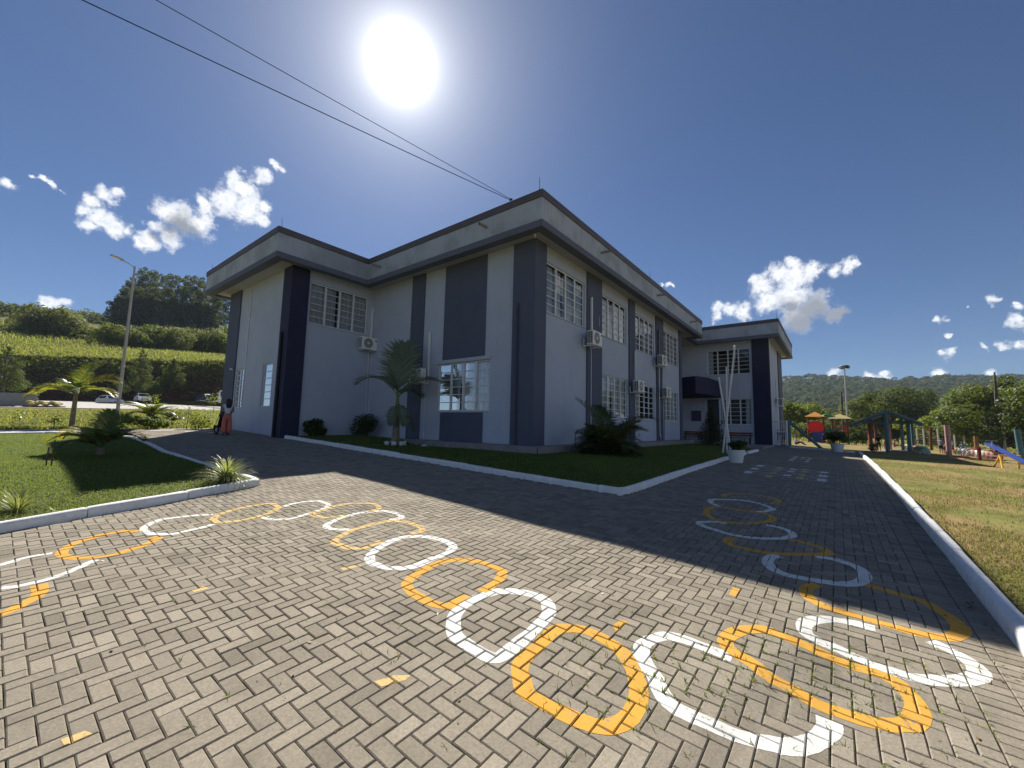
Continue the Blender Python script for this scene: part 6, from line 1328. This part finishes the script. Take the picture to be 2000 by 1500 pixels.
zt_ = hi.lerp(lo, .56).z-.06; mid = hi.lerp(lo, .56)
for s in (-1, 1):
    mb = MB(); e1 = mid+sd*.30*s; e1.z = zt_
    for k in (-1, 1): ft = e1+dd_*.42*k+sd*.10*s; ft.z = T(ft.x+c.x, ft.y+c.y)-c.z; mb.tube([e1, ft], .035, 7)
    mb.build('trestle_leg', m_yelp, t)
mb = MB(); a = mid-sd*.34; b_ = mid+sd*.34; a.z = b_.z = zt_; mb.tube([a, b_], .04, 8); mb.build('axle', m_yelp, t)
# ------------------------------------------------------------------ people
def skin_obj(name, verts, edges, radii, mat, parent, root=0, sub=1):
    me = bpy.data.meshes.new(name); me.from_pydata([tuple(v) for v in verts], edges, []); o = bpy.data.objects.new(name, me); COL.objects.link(o)
    sk = o.modifiers.new('skin', 'SKIN'); sk.use_smooth_shade = True
    for i, d in enumerate(me.skin_vertices[0].data):
        r = radii[i]; d.radius = r if hasattr(r, '__len__') else (r, r); d.use_root = (i == root)
    ss = o.modifiers.new('sub', 'SUBSURF'); ss.levels = sub; ss.render_levels = sub
    dg = bpy.context.evaluated_depsgraph_get(); dg.update(); nm = bpy.data.meshes.new_from_object(o.evaluated_get(dg)); o.modifiers.clear(); old = o.data; o.data = nm; bpy.data.meshes.remove(old); nm.name = name
    nm.materials.clear(); nm.materials.append(mat); nm.polygons.foreach_set('use_smooth', [True]*len(nm.polygons)); o.parent = parent; return o
m_skin = M('skin', (.36, .20, .13), .6, .05, 6, spec=.3); m_hair = M('dark_hair', (.018, .013, .011), .5, .2, 14, spec=.4); m_shoe = M('dark_shoe', (.03, .03, .032), .6, .1, 6); m_eye = M('eye', (.02, .015, .012), .2, .05, 3)
_cm = {}
def cloth(c): return _cm.setdefault(c, M('cloth', c, .85, .08, 8, .3, 50, spec=.1))
# joints of a figure of height 1 facing -y
STAND = dict(pel=(0, 0, .53), spi=(0, .01, .64), che=(0, .012, .745), nec=(0, .01, .825), hea=(0, -.005, .885), cro=(0, .0, .945), shR=(.098, .01, .795), elR=(.135, .02, .64), wrR=(.145, -.02, .50), shL=(-.098, .01, .795), elL=(-.135, .02, .64), wrL=(-.145, -.02, .50),
             hiR=(.055, 0, .50), knR=(.062, -.005, .275), anR=(.062, .01, .045), hiL=(-.055, 0, .50), knL=(-.062, -.005, .275), anL=(-.062, .01, .045))
def person(label, loc, rz, h, top, bottom, pose=None, sleeves=.5, legs=1., hair='short', group=None, wide=1.0, bare=False):
    """one continuous skinned body with separate clothes and hair; sleeves and legs say how far the cloth reaches along the limbs"""
    t = thing('person', label, 'person', loc, rz, group); J = {k: Vector(v)*h for k, v in {**STAND, **(pose or {})}.items()}
    V, E, Rr, ix = [], [], [], {}
    def add(k, p, r, par=None):
        ix[k] = len(V); V.append(p); Rr.append(r*h if not hasattr(r, '__len__') else tuple(x*h for x in r))
        if par is not None: E.append((ix[par], ix[k]))
    add('pel', J['pel'], (.070, .056)); add('spi', J['spi'], (.062, .047), 'pel'); add('che', J['che'], (.074, .052), 'spi'); add('nec', J['nec'], .028, 'che'); add('hea', J['hea'], (.048, .055), 'nec'); add('cro', J['cro'], (.043, .050), 'hea')
    fwd = Vector((0, -1, 0)); add('nose', J['hea']+fwd*.062*h+Vector((0, 0, .006*h)), .008, 'hea')
    for s in 'RL':
        add('sh'+s, J['sh'+s], .030, 'che'); add('el'+s, J['el'+s], .022, 'sh'+s); add('wr'+s, J['wr'+s], .0155, 'el'+s)
        d = (J['wr'+s]-J['el'+s]).normalized(); sd = d.cross(Vector((1, 0, 0)) if abs(d.x) < .7 else Vector((0, 1, 0))).normalized(); nn = d.cross(sd); palm_ = J['wr'+s]+d*.035*h; add('pa'+s, palm_, (.019, .012), 'wr'+s)
        for i, (o_, ln) in enumerate(((-.016, .036), (-.006, .043), (.005, .040), (.015, .031))): add(f'f{i}a'+s, palm_+sd*o_*h+d*ln*.55*h, .0058, 'pa'+s); add(f'f{i}b'+s, palm_+sd*o_*1.15*h+d*ln*.95*h+nn*.010*h, .0045, f'f{i}a'+s)
        add('tha'+s, J['wr'+s]+d*.022*h-sd*.022*h, .0065, 'pa'+s); add('thb'+s, J['wr'+s]+d*.042*h-sd*.034*h+nn*.006*h, .005, 'tha'+s)
        add('hi'+s, J['hi'+s], .050, 'pel'); add('kn'+s, J['kn'+s], .034, 'hi'+s); k2 = J['kn'+s].lerp(J['an'+s], .3); add('ca'+s, k2, .032, 'kn'+s); add('an'+s, J['an'+s], .020, 'ca'+s); add('to'+s, J['an'+s]+Vector(((.01 if s == 'R' else -.01), -.085, -.025))*h, .017, 'an'+s)
    skin_obj('body', V, E, Rr, m_skin, t)
    V, E, Rr = [J['pel']+Vector((0, 0, -.0))*h, J['spi'], J['che'], J['nec'].lerp(J['che'], .45)], [(0, 1), (1, 2), (2, 3)], [(.079*h, .065*h), (.073*h, .058*h), (.084*h, .062*h), (.050*h, .045*h)]
    for s in 'RL':
        b = len(V); e = J['sh'+s].lerp(J['el'+s], min(1, sleeves*2)); V += [J['sh'+s], e]; Rr += [.039*h, .033*h]; E += [(2, b), (b, b+1)]
        if sleeves > .5: V.append(J['el'+s].lerp(J['wr'+s], min(.97, sleeves*2-1))); Rr.append(.024*h); E.append((b+1, b+2))
    skin_obj('shirt', V, E, Rr, cloth(top), t)
    V, E, Rr = [J['pel']+Vector((0, 0, .035*h)), J['pel']], [(0, 1)], [(.076*h, .063*h), (.080*h, .067*h)]
    for s in 'RL':
        b = len(V); V += [J['hi'+s]+Vector((0, 0, -.03*h)), J['kn'+s]] if legs > .5 else [J['hi'+s]+Vector((0, 0, -.03*h)), J['hi'+s].lerp(J['kn'+s], max(.5, legs*2))]; Rr += [.058*h, .043*h*wide]; E += [(1, b), (b, b+1)]
        if legs > .5: V.append(J['kn'+s].lerp(J['an'+s], (legs-.5)*2*.98)); Rr.append(.036*h*wide*wide); E.append((b+1, b+2))
    skin_obj('trousers' if legs > .5 else 'shorts', V, E, Rr, cloth(bottom), t, 1)
    mb = MB(); hc = J['hea'].lerp(J['cro'], .5)-Vector((0, 0, .0)); mb.sphere(hc+Vector((0, .012, .012))*h, (.056*h, .060*h, .062*h), 12, 9)
    if hair == 'long':
        for k in range(5): mb.tube([hc+Vector(((k-2)*.018, .040, .03))*h, hc+Vector(((k-2)*.021, .058, -.05))*h, hc+Vector(((k-2)*.018, .052, -.15))*h, hc+Vector(((k-2)*.012, .045, -.22))*h], [.030*h, .034*h, .028*h, .008*h], 7)
    if hair == 'tail': mb.tube([hc+Vector((0, .06, .02))*h, hc+Vector((0, .10, -.02))*h, hc+Vector((0, .09, -.12))*h], [.02*h, .022*h, .006*h], 7)
    mb.build('hair', m_hair, t, True)
    for s in (-1, 1):
        mb = MB(); mb.sphere(J['hea']+Vector((s*.020, -.052, .018))*h, .0065*h, 6, 5); mb.build('eye', m_eye, t); mb = MB(); mb.sphere(J['hea']+Vector((s*.052, .004, .004))*h, (.008*h, .012*h, .018*h), 6, 5); mb.build('ear', m_skin, t, True)
    mb = MB(); mb.sphere(J['hea']+Vector((0, -.053, -.022))*h, (.014*h, .005*h, .004*h), 8, 5); mb.build('mouth', cloth((.22, .07, .06)), t)
    for s in 'RL':
        mb = MB(); a = J['an'+s]; mb.sphere(a+Vector((0, -.035, -.024))*h, (.024*h, .060*h, .021*h), 10, 6); mb.build('shoe', m_shoe, t, True)
    return t
SIT = dict(pel=(0, .05, .07), spi=(0, .06, .17), che=(0, .05, .275), nec=(0, .03, .355), hea=(0, .0, .41), cro=(0, .0, .47), shR=(.095, .045, .325), elR=(.135, .0, .19), wrR=(.09, -.12, .17), shL=(-.095, .045, .325), elL=(-.135, .0, .19), wrL=(-.09, -.12, .17), hiR=(.055, .03, .07), knR=(.07, -.20, .15), anR=(.07, -.36, .035), hiL=(-.055, .03, .07), knL=(-.07, -.20, .15), anL=(-.07, -.36, .035))
WALK = dict(knR=(.060, -.06, .28), anR=(.060, -.10, .05), knL=(-.060, .0, .275), anL=(-.060, .11, .07), elR=(.135, .05, .64), wrR=(.14, .07, .50), elL=(-.135, -.02, .64), wrL=(-.14, -.09, .51))
REACH = dict(elR=(.12, -.06, .66), wrR=(.09, -.17, .66), elL=(-.13, -.03, .64), wrL=(-.11, -.14, .60))
BEND = dict(spi=(0, -.04, .63), che=(0, -.13, .70), nec=(0, -.20, .745), hea=(0, -.26, .775), cro=(0, -.29, .82), shR=(.095, -.16, .74), elR=(.12, -.22, .60), wrR=(.10, -.30, .50), shL=(-.095, -.16, .74), elL=(-.12, -.22, .60), wrL=(-.10, -.30, .50))
def stand(u, v, d): q = at(u, v, d); q.z = T(q.x, q.y); return q
AWAY = lambda q, off=0: math.atan2(q.y, q.x)+math.pi/2+R_(off)       # turns -y away from the camera
CAMW = lambda q, off=0: math.atan2(q.y, q.x)-math.pi/2+R_(off)       # turns -y to the camera
q = stand(441, 848.5, 21.6); q.z += .0
person('woman with long dark hair, white top and coral trousers standing at the left building corner', q, AWAY(q, 12), 1.60, (.58, .63, .72), (.60, .17, .12), REACH, .12, 1., 'long', wide=1.45)
# stroller she holds
m_strol = M('stroller_cloth', (.02, .02, .025), .8, .1, 8)
q2 = stand(429, 845, 22.0); t = thing('stroller', 'black stroller with a big wheel standing left of the woman in coral trousers', 'stroller', q2, AWAY(q2, 20)+math.pi/2)
for y in (-.22, .22):
    mb = MB(); mb.torus((.25, y, .20), (0, 1, 0), .175, .028, 24, 8); wb = mb.build('wheel', m_tyre, t, True); mb = MB(); mb.torus((.25, y, .20), (0, 1, 0), .05, .02, 12, 6)
    for k in range(6): a = k*math.pi/3; mb.tube([(.25, y, .20), (.25+.16*math.cos(a), y, .20+.16*math.sin(a))], .006, 4)
    mb.build('spokes', m_rim, wb)
mb = MB(); mb.torus((-.42, 0, .09), (0, 1, 0), .07, .022, 16, 6); mb.build('front_wheel', m_tyre, t, True)
mb = MB(); mb.tube([(.25, -.2, .2), (-.42, 0, .12), (.25, .2, .2)], .014, 6); mb.tube([(-.3, -.18, .18), (.2, -.2, .62), (.48, -.2, .98), (.48, .2, .98), (.2, .2, .62), (-.3, .18, .18)], .014, 6); mb.build('frame', m_iron, t, True)
mb = MB(); mb.cbox(-.28, .18, -.17, .17, .30, .40, .03); mb.obar((.16, 0, .36), (.34, 0, .80), .34, .05); mb.build('seat', m_strol, t); mb = MB(); mb.torus((.18, 0, .62), (0, 1, 0), .26, .10, 14, 6, .6, 2.4); mb.build('hood', m_strol, t, True)
q = stand(1717, 882, 41.9); person('child in black shirt and shorts walking away beside the teal front post of the pavilion', q, AWAY(q, 8), 1.32, (.012, .012, .016), (.012, .012, .016), WALK, .45, .45)
q = stand(1556, 864.5, 46); person('dark haired person in a white shirt sitting on the grass beside the braced post', q, CAMW(q, 75), 1.62, (.55, .60, .68), (.02, .03, .09), SIT, .5, 1., 'tail')
q = stand(1729, 868, 45.5); q.z += .1; person('child in pale shirt bending forward inside the pavilion', q, CAMW(q, 50), 1.25, (.50, .46, .42), (.35, .25, .20), BEND, .5, .45)
q = stand(1748, 862, 46.2); q.z += .35; person('child in pink leaning back on a swing seat inside the pavilion', q, CAMW(q, 80), 1.15, (.60, .20, .20), (.50, .22, .22), SIT, .5, 1.)
q = stand(1783, 868, 52); person('child in a red shirt crouching behind the left tyre row', q, CAMW(q, 60), 1.15, (.42, .04, .03), (.04, .05, .10), BEND, .5, .45)
for u, v, d, hh_, tp_, bt, lab, off, ps in ((1838, 876, 48, 1.32, (.22, .24, .32), (.02, .022, .05), 'child in grey shirt and dark shorts, left one of the three by the pink post', 150, None), (1845.5, 880, 46.5, 1.22, (.20, .05, .07), (.03, .025, .04), 'child in dark red shirt, middle one of the three by the pink post', 120, BEND), (1859, 874, 48.5, 1.30, (.55, .56, .52), (.05, .05, .07), 'child in white shirt just right of the pink post', 60, WALK)):
    q = stand(u, v, d); person(lab, q, CAMW(q, off), hh_, tp_, bt, ps, .45, .45, group='children by the pink post')
q = stand(1880, 877, 48.3); q.z += .45; person('child in a teal shirt sitting on top of the painted tyres', q, CAMW(q, -30), 1.25, (.06, .26, .28), (.04, .05, .12), SIT, .5, .5)
q = stand(1956, 893, 42); person('child in light blue bending over behind the seesaw', q, CAMW(q, -60), 1.30, (.30, .40, .58), (.06, .08, .16), BEND, .5, .45)
q = stand(1632, 866, 56); person('child in pale pink shirt at the foot of the green slide', q, CAMW(q, 40), 1.15, (.50, .36, .36), (.05, .05, .08), None, .5, .45)
q = stand(1609, 865, 58); person('child in dark blue beside the climbing panel of the play tower', q, AWAY(q, -20), 1.15, (.03, .04, .12), (.02, .025, .06), None, .5, .45)
q = stand(1531, 868, 40.5); person('child in navy clothes behind the bars of the white gate', q, CAMW(q, 20), 1.35, (.04, .06, .16), (.02, .03, .08), None, .5, .45)
q = stand(1518, 868, 39); person('child in dark clothes behind the left bars of the white gate', q, CAMW(q, -30), 1.30, (.03, .035, .07), (.02, .02, .05), WALK, .5, .45)
q = stand(1639, 858, 61.6); q.z += 1.24; person('child standing on the deck of the play tower beside the straw yellow roof', q, CAMW(q, 0), 1.1, (.50, .30, .28), (.10, .10, .16), None, .5, .45)
# ------------------------------------------------------------------ air: far things fade towards the sky
mb = MB(); mb.box(-1600, 1600, -1600, 1600, -25, 190)
hz_m = bpy.data.materials.new('haze_air'); hz_m.use_nodes = True; t_ = NT(hz_m.node_tree); t_.n.clear()
pv = t_.new('ShaderNodeVolumePrincipled'); pv.inputs['Density'].default_value = .00018; t_.put(pv.inputs['Color'], (.62, .78, 1.0)); pv.inputs['Anisotropy'].default_value = .0
t_.l.new(pv.outputs[0], t_.new('ShaderNodeOutputMaterial').inputs['Volume'])
try: hz_m.cycles.homogeneous_volume = True
except Exception: pass
tag(mb.build('haze', hz_m), kind='stuff', label='thin bluish haze in the air', cat='haze')
